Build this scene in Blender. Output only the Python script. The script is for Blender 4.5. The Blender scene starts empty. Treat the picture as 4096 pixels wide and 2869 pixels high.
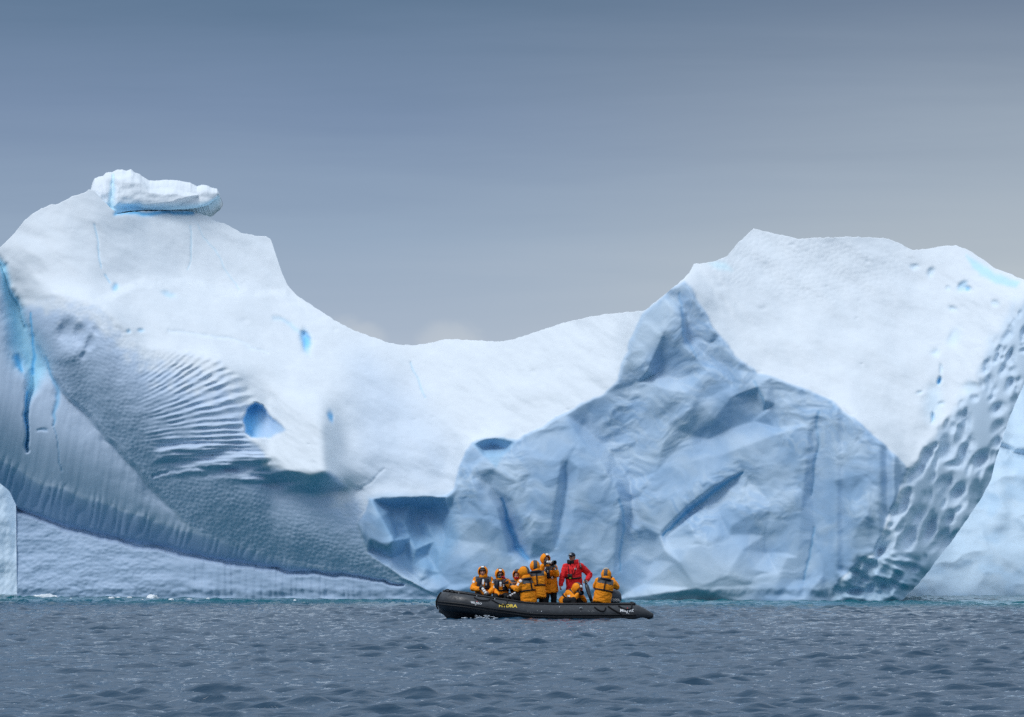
import bpy, bmesh, math, random
import numpy as np
from mathutils import Vector, Matrix
from mathutils import noise as mnoise
from mathutils.geometry import delaunay_2d_cdt
from mathutils.bvhtree import BVHTree

random.seed(7)
RNG = np.random.RandomState(11)
scene = bpy.context.scene
COL = scene.collection
R = math.radians

# ------------------------------------------------------------------ camera
F = 17880.0                    # focal length in pixels of a 4096 px wide frame
HOR = 2212.0                   # row of the horizon
EYE = 1.8                      # eye height above the water
cam_d = bpy.data.cameras.new('camera')
cam = bpy.data.objects.new('camera', cam_d)
COL.objects.link(cam)
cam.location = (0, 0, EYE)
cam.rotation_euler = (R(90), 0, 0)
cam_d.sensor_width = 36.0
cam_d.lens = 36.0 * F / 4096.0
cam_d.shift_y = (HOR - 1434.5) / 4096.0
cam_d.clip_start = 0.5
cam_d.clip_end = 20000.0
scene.camera = cam

# ------------------------------------------------------------------ sky
SUN_TO = Vector((-0.55, -0.30, 0.78)).normalized()     # direction towards the sun behind the cloud
world = bpy.data.worlds.new('World')
scene.world = world
world.use_nodes = True
nt = world.node_tree
for n in list(nt.nodes):
    nt.nodes.remove(n)


class NT:
    """small helper for node trees"""
    def __init__(s, t):
        s.t = t

    def n(s, typ, **kw):
        nd = s.t.nodes.new(typ)
        for k, v in kw.items():
            setattr(nd, k, v)
        return nd

    def l(s, a, b):
        s.t.links.new(a, b)

    def math(s, op, a, b=None, c=None, clamp=False):
        nd = s.n('ShaderNodeMath', operation=op)
        nd.use_clamp = clamp
        for i, v in enumerate((a, b, c)):
            if v is None:
                continue
            if isinstance(v, (int, float)):
                nd.inputs[i].default_value = v
            else:
                s.l(v, nd.inputs[i])
        return nd.outputs[0]

    def mix(s, fac, a, b, blend='MIX'):
        nd = s.n('ShaderNodeMix', data_type='RGBA', blend_type=blend)
        for i, v in ((0, fac), (6, a), (7, b)):
            if isinstance(v, (int, float)):
                nd.inputs[i].default_value = v
            elif isinstance(v, tuple):
                nd.inputs[i].default_value = (*v, 1) if len(v) == 3 else v
            else:
                s.l(v, nd.inputs[i])
        return nd.outputs[2]

    def ramp(s, fac, stops, interp='LINEAR'):
        nd = s.n('ShaderNodeValToRGB')
        cr = nd.color_ramp
        cr.interpolation = interp
        while len(cr.elements) < len(stops):
            cr.elements.new(0.5)
        for e, (p, c) in zip(cr.elements, stops):
            e.position = p
            e.color = (*c, 1) if len(c) == 3 else c
        s.l(fac, nd.inputs[0])
        return nd.outputs[0]

    def maprange(s, v, a, b, c=0.0, d=1.0, smooth=True):
        nd = s.n('ShaderNodeMapRange', interpolation_type='SMOOTHSTEP' if smooth else 'LINEAR')
        s.l(v, nd.inputs[0])
        for i, x in enumerate((a, b, c, d)):
            nd.inputs[i + 1].default_value = x
        return nd.outputs[0]

    def noise(s, vec, scale, detail=4, rough=0.5, dist=0.0):
        nd = s.n('ShaderNodeTexNoise')
        if vec is not None:
            s.l(vec, nd.inputs['Vector'])
        nd.inputs['Scale'].default_value = scale
        nd.inputs['Detail'].default_value = detail
        nd.inputs['Roughness'].default_value = rough
        nd.inputs['Distortion'].default_value = dist
        return nd.outputs['Fac']

    def mapping(s, vec, scale=(1, 1, 1), rot=(0, 0, 0), loc=(0, 0, 0)):
        nd = s.n('ShaderNodeMapping')
        s.l(vec, nd.inputs[0])
        nd.inputs['Scale'].default_value = scale
        nd.inputs['Rotation'].default_value = rot
        nd.inputs['Location'].default_value = loc
        return nd.outputs[0]


w = NT(nt)
tc = w.n('ShaderNodeTexCoord')
D = tc.outputs['Generated']
sep = w.n('ShaderNodeSeparateXYZ')
w.l(D, sep.inputs[0])
dz, dx = sep.outputs[2], sep.outputs[0]
streak = w.noise(w.mapping(D, (2.2, 2.2, 26.0), (0, R(3), 0)), 3.0, 5, 0.55, 0.3)
blot = w.noise(w.mapping(D, (1.0, 1.0, 2.6)), 4.5, 3, 0.5)
zj = w.math('ADD', dz, w.math('MULTIPLY', w.math('SUBTRACT', streak, 0.5), 0.020))
zj = w.math('ADD', zj, w.math('MULTIPLY', w.math('SUBTRACT', blot, 0.5), 0.02))
zj = w.math('MAXIMUM', zj, 0.0)
zr = w.math('POWER', zj, 0.5)                      # finer ramp control near the horizon


def zp(z):
    return z ** 0.5


cool = w.ramp(zr, [(0.0, (.37, .43, .52)), (zp(.045), (.35, .415, .515)), (zp(.072), (.245, .325, .44)),
                   (zp(.099), (.152, .217, .335)), (zp(.125), (.080, .138, .225)), (zp(.2), (.12, .19, .29)),
                   (zp(.45), (.50, .60, .74)), (1.0, (.72, .83, .96))])
warm = w.ramp(zr, [(0.0, (.43, .475, .515)), (zp(.06), (.405, .455, .50)), (zp(.085), (.30, .358, .43)),
                   (zp(.125), (.130, .177, .258)), (zp(.2), (.14, .20, .29)),
                   (zp(.45), (.51, .60, .73)), (1.0, (.72, .83, .96))])
side = w.maprange(w.math('ADD', dx, w.math('MULTIPLY', w.math('SUBTRACT', blot, 0.5), 0.12)), -0.05, 0.13)
over = w.mix(side, cool, warm)
# faint cumulus low over the horizon
puff = w.noise(w.mapping(D, (1.0, 1.0, 1.3)), 70.0, 6, .55, .2)


def cloud_at(cx_, cz_, rx_, rz_):
    a = w.math('DIVIDE', w.math('SUBTRACT', dx, cx_), rx_)
    b = w.math('DIVIDE', w.math('SUBTRACT', dz, cz_), rz_)
    r2 = w.math('ADD', w.math('MULTIPLY', a, a), w.math('MULTIPLY', b, b))
    return w.maprange(r2, 1.0, 0.0)


banks = w.math('MAXIMUM', cloud_at(-.036, .046, .012, .010), w.math('MAXIMUM', cloud_at(-.0125, .046, .012, .009), cloud_at(.006, .04, .03, .010)))
banks = w.math('MAXIMUM', banks, w.math('MAXIMUM', cloud_at(-.17, .05, .05, .016), cloud_at(.21, .05, .06, .016)))
puffm = w.math('MULTIPLY', w.maprange(w.math('ADD', w.math('MULTIPLY', banks, .42), puff), .62, .92), banks)
over = w.mix(w.math('MULTIPLY', puffm, 0.42), over, (.50, .535, .57))
bg1 = w.n('ShaderNodeBackground')
w.l(over, bg1.inputs[0])
bg1.inputs[1].default_value = 1.0
sky = w.n('ShaderNodeTexSky', sky_type='NISHITA')
sky.sun_disc = False
sky.sun_elevation = math.asin(SUN_TO.z)
sky.sun_rotation = math.atan2(SUN_TO.x, SUN_TO.y)
sky.air_density = 1.0
sky.dust_density = 2.0
bg2 = w.n('ShaderNodeBackground')
w.l(sky.outputs[0], bg2.inputs[0])
bg2.inputs[1].default_value = 0.06
ms = w.n('ShaderNodeMixShader')
ms.inputs[0].default_value = 0.08
w.l(bg1.outputs[0], ms.inputs[1])
w.l(bg2.outputs[0], ms.inputs[2])
wo = w.n('ShaderNodeOutputWorld')
w.l(ms.outputs[0], wo.inputs[0])

# ------------------------------------------------------------------ sun (veiled by cloud)
sun_d = bpy.data.lights.new('sun', 'SUN')
sun = bpy.data.objects.new('sun', sun_d)
COL.objects.link(sun)
sun_d.energy = 1.15
sun_d.angle = R(22)
sun_d.color = (1.0, 0.99, 0.975)
sun.rotation_euler = (-SUN_TO).to_track_quat('-Z', 'Y').to_euler()

vs = scene.view_settings
vs.view_transform = 'Standard'
vs.look = 'None'
vs.exposure = 0.32
vs.gamma = 1.0
vs.use_curve_mapping = False
scene.render.engine = 'CYCLES'
scene.cycles.use_denoising = False
scene.cycles.max_bounces = 5
scene.cycles.diffuse_bounces = 3
scene.cycles.glossy_bounces = 3
scene.cycles.caustics_reflective = False


# ------------------------------------------------------------------ helpers
def P(px, py, Y):
    """point at distance Y seen at column px, row py of the 4096 px frame"""
    return Vector(((px - 2048.0) / F * Y, Y, EYE - (py - HOR) / F * Y))


def new_mesh(name, verts, faces, smooth=True):
    me = bpy.data.meshes.new(name)
    verts = np.asarray(verts, dtype=np.float64).reshape(-1, 3)
    if isinstance(faces, np.ndarray):
        nf, k = faces.shape
        me.vertices.add(len(verts))
        me.vertices.foreach_set('co', verts.ravel())
        me.loops.add(nf * k)
        me.loops.foreach_set('vertex_index', faces.astype(np.int32).ravel())
        me.polygons.add(nf)
        me.polygons.foreach_set('loop_start', np.arange(0, nf * k, k, dtype=np.int32))
        me.update(calc_edges=True)
    else:
        me.from_pydata([tuple(v) for v in verts], [], faces)
        me.update()
    me.validate()
    me.polygons.foreach_set('use_smooth', np.full(len(me.polygons), smooth, dtype=bool))
    return me


ROOTLOC = {}


def link(name, me, mats, parent=None):
    """link a mesh written in world space; with a parent it becomes a part of that thing"""
    o = bpy.data.objects.new(name, me)
    COL.objects.link(o)
    if mats is not None:
        for m in (mats if isinstance(mats, (list, tuple)) else [mats]):
            me.materials.append(m)
    if parent is not None:
        loc = ROOTLOC[parent.name]
        o.parent = parent
        co = np.empty(len(me.vertices) * 3)
        me.vertices.foreach_get('co', co)
        me.vertices.foreach_set('co', (co.reshape(-1, 3) - np.array(loc)).ravel())
        ROOTLOC[o.name] = loc
    else:
        ROOTLOC[o.name] = (0.0, 0.0, 0.0)
    return o


def tag(o, label=None, cat=None, group=None, kind=None):
    if label:
        o['label'] = label
    if cat:
        o['category'] = cat
    if group:
        o['group'] = group
    if kind:
        o['kind'] = kind
    return o


def thing(name, loc, label, cat, group=None):
    o = bpy.data.objects.new(name, None)
    COL.objects.link(o)
    o.location = loc
    o.empty_display_size = 0.2
    ROOTLOC[o.name] = tuple(loc)
    return tag(o, label, cat, group)


def grid_faces(nr, nc, base=0, wrap=False):
    r = np.arange(nr - 1)[:, None]
    c = np.arange(nc if wrap else nc - 1)[None, :]
    c2 = (c + 1) % nc
    a = r * nc + c
    b = r * nc + c2
    d = (r + 1) * nc + c
    e = (r + 1) * nc + c2
    return np.stack([a, b, e, d], -1).reshape(-1, 4) + base


def principled(name, color=(.5, .5, .5), rough=.6, spec=.5, metal=0.0):
    m = bpy.data.materials.new(name)
    m.use_nodes = True
    t = NT(m.node_tree)
    b = m.node_tree.nodes['Principled BSDF']
    b.inputs['Base Color'].default_value = (*color, 1)
    b.inputs['Roughness'].default_value = rough
    b.inputs['Specular IOR Level'].default_value = spec
    b.inputs['Metallic'].default_value = metal
    return m, t, b


def bump(t, b, height, strength, dist):
    nd = t.n('ShaderNodeBump')
    nd.inputs['Strength'].default_value = strength
    nd.inputs['Distance'].default_value = dist
    t.l(height, nd.inputs['Height'])
    t.l(nd.outputs[0], b.inputs['Normal'])


# ------------------------------------------------------------------ numpy noise
def perlin(x, y, seed=0):
    rng = np.random.RandomState(seed)
    perm = rng.permutation(256)
    perm = np.concatenate([perm, perm])
    ang = rng.rand(256) * 2 * np.pi
    gxv, gyv = np.cos(ang), np.sin(ang)
    xi = np.floor(x).astype(int)
    yi = np.floor(y).astype(int)
    xf, yf = x - xi, y - yi
    xi &= 255
    yi &= 255
    u = xf * xf * xf * (xf * (xf * 6 - 15) + 10)
    v = yf * yf * yf * (yf * (yf * 6 - 15) + 10)

    def g(ix, iy, fx, fy):
        h = perm[(perm[ix & 255] + iy) & 255]
        return gxv[h] * fx + gyv[h] * fy
    n00 = g(xi, yi, xf, yf)
    n10 = g(xi + 1, yi, xf - 1, yf)
    n01 = g(xi, yi + 1, xf, yf - 1)
    n11 = g(xi + 1, yi + 1, xf - 1, yf - 1)
    return ((n00 * (1 - u) + n10 * u) * (1 - v) + (n01 * (1 - u) + n11 * u) * v) * 1.5


def fbm(x, y, seed=0, oct=4, gain=.5):
    s = 0
    a = 1.0
    f = 1.0
    for k in range(oct):
        s = s + a * perlin(x * f + 17.3 * k, y * f - 9.1 * k, seed + k)
        a *= gain
        f *= 2.03
    return s


def worley(x, y, seed=0, jit=.85):
    """distance to nearest / second nearest feature point"""
    rng = np.random.RandomState(seed)
    px = rng.rand(64, 64)
    py = rng.rand(64, 64)
    xi = np.floor(x).astype(int)
    yi = np.floor(y).astype(int)
    d1 = np.full(x.shape, 9.0)
    d2 = np.full(x.shape, 9.0)
    for i in (-1, 0, 1):
        for j in (-1, 0, 1):
            cx, cy = xi + i, yi + j
            fx = cx + .5 + jit * (px[cx % 64, cy % 64] - .5)
            fy = cy + .5 + jit * (py[cx % 64, cy % 64] - .5)
            d = np.hypot(x - fx, y - fy)
            d2 = np.minimum(d2, np.maximum(d1, d))
            d1 = np.minimum(d1, d)
    return d1, d2


def sstep(a, b, x):
    t = np.clip((x - a) / (b - a), 0, 1)
    return t * t * (3 - 2 * t)


def gauss(a, sy, sx):
    for ax, s in ((0, sy), (1, sx)):
        if s <= 0:
            continue
        n = max(1, int(s * 2.6))
        k = np.exp(-.5 * (np.arange(-n, n + 1) / s) ** 2)
        k /= k.sum()
        pad = [(0, 0), (0, 0)]
        pad[ax] = (n, n)
        p = np.pad(a, pad, mode='edge')
        out = np.zeros_like(a)
        L = a.shape[ax]
        for i, kv in enumerate(k):
            out += kv * (p[i:i + L] if ax == 0 else p[:, i:i + L])
        a = out
    return a


def curve(pts, x):
    p = np.array(pts, float)
    return np.interp(x, p[:, 0], p[:, 1])
# ================================================================== icebergs
VS = 4096.0 / 2296.0           # sketch units (2296 wide survey) to frame pixels
MPV = VS * 172.0 / F           # metres per sketch unit at the berg


def seg_dist(X, Y, ax, ay, bx, by):
    dx, dy = bx - ax, by - ay
    t = np.clip(((X - ax) * dx + (Y - ay) * dy) / (dx * dx + dy * dy + 1e-9), 0, 1)
    return np.hypot(X - ax - t * dx, Y - ay - t * dy), t


def poly_sd(X, Y, poly):
    inside = np.zeros(X.shape, bool)
    d = np.full(X.shape, 1e9)
    n = len(poly)
    for i in range(n):
        ax, ay = poly[i]
        bx, by = poly[(i + 1) % n]
        d = np.minimum(d, seg_dist(X, Y, ax, ay, bx, by)[0])
        if ay != by:
            c = ((ay > Y) != (by > Y)) & (X < (bx - ax) * (Y - ay) / (by - ay) + ax)
            inside ^= c
    return np.where(inside, d, -d)


class Relief:
    def __init__(s, x0, x1, nc, y0, y1, nr):
        s.xs = np.linspace(x0, x1, nc)
        s.ys = np.linspace(y0, y1, nr)
        s.X, s.Y = np.meshgrid(s.xs, s.ys)
        s.dx = s.xs[1] - s.xs[0]
        s.dy = s.ys[1] - s.ys[0]
        n1 = fbm(s.X / 60, s.Y / 60, 3, 4)
        n2 = fbm(s.X / 60 + 31, s.Y / 60 + 7, 5, 4)
        s.Xw = s.X + 5 * n1
        s.Yw = s.Y + 5 * n2

    def box(s, pts, m):
        p = np.array(pts)
        c0 = np.searchsorted(s.xs, p[:, 0].min() - m)
        c1 = np.searchsorted(s.xs, p[:, 0].max() + m)
        r0 = np.searchsorted(s.ys, p[:, 1].min() - m)
        r1 = np.searchsorted(s.ys, p[:, 1].max() + m)
        return slice(r0, max(r1, r0 + 1)), slice(c0, max(c1, c0 + 1))

    def poly(s, pts, soft, warp=True):
        out = np.zeros(s.X.shape)
        sl = s.box(pts, soft * 2 + 14)
        X, Y = (s.Xw[sl], s.Yw[sl]) if warp else (s.X[sl], s.Y[sl])
        out[sl] = sstep(-soft, soft, poly_sd(X, Y, pts))
        return out

    def line(s, pts, warp=True):
        """profile of a polyline with a width at each point: 1 on the line, 0 at the width"""
        out = np.zeros(s.X.shape)
        wm = max(p[2] for p in pts)
        sl = s.box([p[:2] for p in pts], wm * 3 + 14)
        X, Y = (s.Xw[sl], s.Yw[sl]) if warp else (s.X[sl], s.Y[sl])
        best = np.zeros(X.shape)
        for (ax, ay, aw), (bx, by, bw) in zip(pts[:-1], pts[1:]):
            d, t = seg_dist(X, Y, ax, ay, bx, by)
            wd = aw + t * (bw - aw)
            best = np.maximum(best, np.exp(-(d / wd) ** 2))
        out[sl] = best
        return out

    def pit(s, cx, cy, rx, ry, ang=0):
        a = R(ang)
        X, Y = s.Xw - cx, s.Yw - cy
        u = (X * math.cos(a) + Y * math.sin(a)) / rx
        v = (-X * math.sin(a) + Y * math.cos(a)) / ry
        return np.exp(-(u * u + v * v) ** 1.4)

    def facets(s, pts, chains):
        """low-poly displacement: linear over a constrained triangulation, 0 outside"""
        vs = [Vector((p[0], p[1])) for p in pts]
        ov, oe, of, orig, _, _ = delaunay_2d_cdt(vs, chains, [], 0, 1e-4)
        d = []
        for k, ids in enumerate(orig):
            if ids:
                d.append(pts[ids[0]][2])
            else:
                d.append(0.0)
        out = np.zeros(s.X.shape)
        for f in of:
            p = [ov[i] for i in f]
            h = [d[i] for i in f]
            x = [q.x for q in p]
            y = [q.y for q in p]
            c0, c1 = np.searchsorted(s.xs, min(x)), np.searchsorted(s.xs, max(x)) + 1
            r0, r1 = np.searchsorted(s.ys, min(y)), np.searchsorted(s.ys, max(y)) + 1
            if c1 <= c0 or r1 <= r0:
                continue
            X, Y = s.X[r0:r1, c0:c1], s.Y[r0:r1, c0:c1]
            den = (y[1] - y[2]) * (x[0] - x[2]) + (x[2] - x[1]) * (y[0] - y[2])
            if abs(den) < 1e-6:
                continue
            a = ((y[1] - y[2]) * (X - x[2]) + (x[2] - x[1]) * (Y - y[2])) / den
            b = ((y[2] - y[0]) * (X - x[2]) + (x[0] - x[2]) * (Y - y[2])) / den
            c = 1 - a - b
            ins = (a >= -1e-6) & (b >= -1e-6) & (c >= -1e-6)
            out[r0:r1, c0:c1][ins] = (a * h[0] + b * h[1] + c * h[2])[ins]
        return out


def build_relief_mesh(name, rel, depth, colr, top, bot, nrow, back=14.0, nback=24):
    """closed solid: sculpted front, crest, rounded back and underside"""
    xs = rel.xs
    nc = len(xs)
    t = np.linspace(0, 1, nrow)[:, None]
    low = bot.max()
    Yv = np.minimum(low + (top - low)[None, :] * t, bot[None, :])      # rows bottom -> top
    fr = np.clip((Yv - rel.ys[0]) / rel.dy, 0, len(rel.ys) - 1.001)
    i0 = fr.astype(int)
    fy = fr - i0
    ci = np.arange(nc)[None, :].repeat(nrow, 0)
    Dp = depth[i0, ci] * (1 - fy) + depth[i0 + 1, ci] * fy
    C = colr[i0, ci] * (1 - fy[..., None]) + colr[i0 + 1, ci] * fy[..., None]
    Xv = xs[None, :].repeat(nrow, 0)
    wx = (Xv * VS - 2048) / F * Dp
    wz = EYE - (Yv * VS - HOR) / F * Dp
    rows = [np.stack([wx, Dp, wz], -1)]
    cols = [C]
    crest = rows[0][-1]
    foot = rows[0][0]
    for k in range(1, nback + 1):
        q = k / nback
        zz = crest[:, 2] + (foot[:, 2] - crest[:, 2]) * q ** 2.2
        yy = crest[:, 1] + back * q ** .6 + .5 * perlin(xs / 40., np.full(nc, q * 6), 9)
        xx = crest[:, 0] * (1 + (yy - crest[:, 1]) / 400)
        rows.append(np.stack([xx, yy, zz], -1)[None])
        cols.append(C[-1][None] * 0 + np.array([.86, .9, .94]))
    V = np.concatenate(rows, 0)
    CC = np.concatenate(cols, 0)
    nr = V.shape[0]
    f = grid_faces(nr, nc)
    # underside joins the last back row to the first front row
    c = np.arange(nc - 1)
    b0 = (nr - 1) * nc
    und = np.stack([b0 + c, b0 + c + 1, c + 1, c], -1)
    me = new_mesh(name, V.reshape(-1, 3), np.concatenate([f, und], 0))
    at = me.color_attributes.new('ice_tint', 'FLOAT_COLOR', 'POINT')
    a = np.ones((V.shape[0] * nc, 4))
    a[:, :3] = CC.reshape(-1, 3)
    at.data.foreach_set('color', a.ravel())
    return me


SNOW = np.array([.76, .81, .855])
FIRN = np.array([.505, .638, .825])
BLUE = np.array([.335, .50, .70])
DEEP = np.array([.16, .60, .98])
TURQ = np.array([.46, .80, .97])


def make_ice_material():
    m, t, b = principled('glacier_ice', rough=.55, spec=.3)
    at = t.n('ShaderNodeAttribute', attribute_name='ice_tint')
    g = t.n('ShaderNodeNewGeometry')
    n1 = t.noise(g.outputs['Position'], 1.3, 6, .6)
    n2 = t.noise(t.mapping(g.outputs['Position'], (1, 1, 2.2), (R(15), R(-25), 0)), 2.6, 5, .6, .6)
    f = t.math('ADD', t.math('MULTIPLY', n1, .10), t.math('MULTIPLY', n2, .10))
    f = t.math('ADD', f, .90)
    col = t.mix(1.0, at.outputs['Color'], (1, 1, 1), 'MULTIPLY')
    vm = t.n('ShaderNodeVectorMath', operation='SCALE')
    t.l(col, vm.inputs[0])
    t.l(f, vm.inputs['Scale'])
    t.l(vm.outputs[0], b.inputs['Base Color'])
    n3 = t.noise(g.outputs['Position'], 5.0, 6, .62)
    bump(t, b, n3, .14, .02)
    return m


ICE = make_ice_material()

# ------------------------------------------------------------------ the great iceberg
rel = Relief(-150, 2430, 960, 340, 1410, 430)
X, Y = rel.X, rel.Y
TOP = [(-150, 650), (-60, 598), (0, 556), (30, 526), (52, 498), (72, 480), (92, 468), (110, 460), (132, 457), (160, 441), (185, 434),
       (200, 425), (212, 428), (230, 448), (262, 480), (300, 475), (345, 473), (400, 472), (430, 475), (455, 482), (474, 486),
       (478, 495), (500, 500), (520, 510), (540, 522), (570, 528), (598, 530), (608, 537), (612, 552), (622, 582), (632, 612),
       (645, 640), (665, 662), (700, 685), (750, 718), (800, 744), (840, 757), (870, 769), (900, 773), (930, 774), (970, 768), (1000, 760),
       (1060, 763), (1120, 766), (1150, 762), (1200, 745), (1250, 728), (1300, 715), (1360, 704), (1420, 699), (1446, 697),
       (1460, 685), (1490, 660), (1530, 628), (1545, 612), (1556, 592), (1580, 590), (1600, 586), (1630, 575), (1655, 545),
       (1690, 512), (1710, 518), (1750, 527), (1795, 536), (1830, 533), (1900, 531), (1985, 534), (2013, 543), (2035, 556),
       (2050, 561), (2080, 558), (2110, 552), (2145, 551), (2170, 560), (2210, 585), (2230, 602), (2260, 612), (2296, 628),
       (2340, 655), (2430, 735)]
BOT = [(-150, 1050), (-60, 1066), (0, 1084), (21, 1101), (36, 1133), (38, 1375), (40, 1400), (1990, 1400), (2000, 1370),
       (2020, 1348), (2055, 1314), (2074, 1292), (2111, 1242), (2140, 1206), (2169, 1164), (2200, 1118), (2223, 1073), (2231, 1036), (2248, 985),
       (2262, 940), (2296, 862), (2350, 800), (2430, 745)]
top = curve(TOP, rel.xs) + 1.3 * perlin(rel.xs / 9., rel.xs * 0 + .5, 4) + .8 * perlin(rel.xs / 4., rel.xs * 0 + .5, 6)
bot = np.maximum(curve(BOT, rel.xs), top + 4) + np.where(rel.xs > 2010, 2.2 * perlin(rel.xs / 7., rel.xs * 0 + .3, 5), 0)

RIM = [(-150, 1120), (0, 1130), (39, 1142), (139, 1179), (325, 1221), (464, 1249), (603, 1272), (789, 1293), (928, 1316), (990, 1340)]
LIP = [(-150, 1010), (0, 1030), (93, 1082), (209, 1119), (325, 1161), (464, 1204), (603, 1249), (696, 1272), (789, 1288), (928, 1314), (990, 1340)]
CREASE = [(45, 690), (75, 760), (100, 815), (135, 870), (175, 918), (220, 962), (275, 1020), (330, 1075), (380, 1135), (420, 1178), (470, 1205)]

rimy = curve(RIM, rel.Xw)
lipy = curve(LIP, rel.Xw)

# --- regions
left = sstep(1010, 940, rel.Xw)
dimple_poly = [(45, 690), (75, 668), (135, 662), (205, 676), (250, 708), (285, 750), (330, 776), (420, 790), (490, 803), (520, 830), (560, 866), (578, 900),
               (548, 930), (556, 985), (600, 1022), (660, 1056), (710, 1064), (770, 1108), (835, 1118), (800, 1178), (825, 1240), (900, 1300),
               (930, 1316), (789, 1290), (603, 1252), (464, 1206), (420, 1178), (330, 1075), (220, 962), (135, 870), (100, 815)]
dimple = rel.poly(dimple_poly, 8)
UB = curve([(45, 690), (75, 668), (135, 662), (205, 676), (250, 708), (285, 750), (330, 776), (420, 790), (490, 803), (520, 830), (560, 866), (578, 900), (600, 1020), (660, 1056), (710, 1064), (770, 1108), (835, 1118), (930, 1180)], rel.Xw)
LB = curve([(45, 720), (100, 815), (135, 870), (220, 962), (330, 1075), (420, 1178), (470, 1206), (603, 1252), (789, 1290), (930, 1316)], rel.Xw)
dv_ = np.clip((rel.Yw - UB) / np.maximum(LB - UB, 30), 0, 1)
smooth_band = rel.poly([(-160, 560), (0, 600), (30, 660), (75, 760), (135, 870), (220, 962), (330, 1075), (420, 1178), (470, 1206),
                        (325, 1161), (209, 1119), (93, 1082), (0, 1030), (-160, 1010)], 7)
notch = sstep(-5, 5, rimy - rel.Yw) * sstep(-6, 6, rel.Yw - lipy) * sstep(960, 915, X)
pedestal = sstep(-4, 4, rel.Yw - rimy) * sstep(1010, 950, X)
blue_poly = [(832, 1118), (870, 1121), (930, 1116), (1000, 1113), (1016, 1100), (1026, 1065), (1035, 1040), (1046, 1010), (1062, 995), (1085, 985), (1110, 983), (1155, 990), (1205, 962),
             (1265, 928), (1300, 910), (1345, 884), (1385, 850), (1404, 800), (1413, 762), (1440, 705), (1490, 660), (1535, 630), (1548, 645), (1565, 675), (1600, 735), (1650, 800), (1700, 838),
             (1730, 845), (1790, 868), (1870, 902), (1930, 948), (1985, 1000), (2022, 1036), (2033, 1052), (2018, 1100), (1990, 1160), (1965, 1228), (1885, 1298),
             (1868, 1345), (1868, 1410), (990, 1410), (980, 1338), (930, 1314), (900, 1300), (825, 1240), (800, 1178)]
blue = rel.poly(blue_poly, 4)
scallop_poly = [(2440, 610), (2296, 668), (2262, 705), (2225, 770), (2200, 815), (2196, 842), (2150, 905), (2100, 968), (2045, 1050), (2015, 1105), (1985, 1170), (1965, 1230),
                (1885, 1298), (1868, 1345), (1868, 1410), (2030, 1410), (2440, 900)]
scal = sstep(.25, .75, rel.poly(scallop_poly, 46) + .22 * fbm(X / 45, Y / 60, 19, 3)) * sstep(0, 10, poly_sd(X, Y, [(x, y + 3) for x, y in scallop_poly]) + 60)
terrace = rel.poly([(225, 672), (260, 655), (300, 635), (345, 628), (450, 640), (520, 652), (640, 660), (760, 760), (760, 900), (700, 900), (600, 850), (500, 800), (330, 770), (270, 730)], 9)
whitelip = rel.poly([(585, 895), (640, 880), (730, 900), (752, 960), (752, 1010), (738, 1048), (712, 1062), (650, 1050), (600, 1018), (556, 985), (548, 940)], 10)
under = rel.poly([(560, 1034), (640, 1052), (700, 1064), (740, 1056), (778, 1090), (756, 1108), (690, 1112), (620, 1088)], 7)
greysnow = rel.poly([(780, 800), (830, 790), (880, 830), (950, 900), (1020, 1000), (1030, 1050), (1015, 1105), (832, 1118), (790, 1108), (790, 1050), (790, 950)], 60)

# --- lean of the surface: metres back per metre up
S = np.full(X.shape, .95)
cliff = rel.poly([(-160, 600), (60, 480), (200, 420), (620, 500), (660, 650), (450, 640), (340, 626), (250, 655), (150, 660), (45, 690)], 25)
S = S * (1 - cliff) + .62 * cliff
S = S * (1 - terrace) + (1.75) * terrace
S += .9 * rel.line([(262, 655, 14), (300, 640, 16), (345, 632, 14), (450, 645, 8), (600, 660, 4)])
S = S * (1 - dimple) + (.62 - .60 * sstep(0, .45, dv_) - 1.0 * sstep(.3, 1, dv_)) * dimple
S = S * (1 - whitelip) + .75 * whitelip
S = S * (1 - under) + -2.6 * under
S = S * (1 - .32 * greysnow) + .45 * .32 * greysnow
S = S * (1 - smooth_band) + (.10 - .80 * sstep(190, 10, lipy - rel.Yw)) * smooth_band
S = S * (1 - blue) + (.12) * blue
S = S * (1 - scal) + (.42 - .30 * sstep(800, 1100, Y) - .75 * sstep(1215, 1320, Y) * sstep(1390, 1340, Y)) * scal
S = S * (1 - notch) + -.85 * notch
S = S * (1 - pedestal) + .16 * pedestal
S = np.where(Y > 1348, .05, S)
S = np.where((Y > bot[None, :] + 2) & (X > 2000), 0.0, S)
ridge_r = rel.poly([(1640, 590), (1700, 640), (1760, 665), (1850, 680), (1930, 676), (2020, 640), (2060, 570), (2000, 500), (1680, 480)], 14)
S = S * (1 - ridge_r) + .55 * ridge_r
S += .5 * rel.line([(1600, 596, 5), (1680, 640, 7), (1750, 664, 8), (1850, 682, 8), (1930, 678, 9), (1990, 655, 7)])

YW = [(-150, 181), (40, 180), (400, 177), (900, 172), (1400, 170), (2000, 165), (2100, 165.2), (2200, 165.4), (2296, 165.9), (2430, 167)]
dep = np.zeros_like(X)
dep[-1] = curve(YW, rel.xs)
inc = S * rel.dy * MPV
dep = dep[-1][None, :] + np.cumsum(inc[::-1], 0)[::-1] - inc
dep_s = gauss(dep, 2.0, 5.0)
k = np.clip(blue + notch, 0, 1)
dep = dep * k + dep_s * (1 - k)
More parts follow.
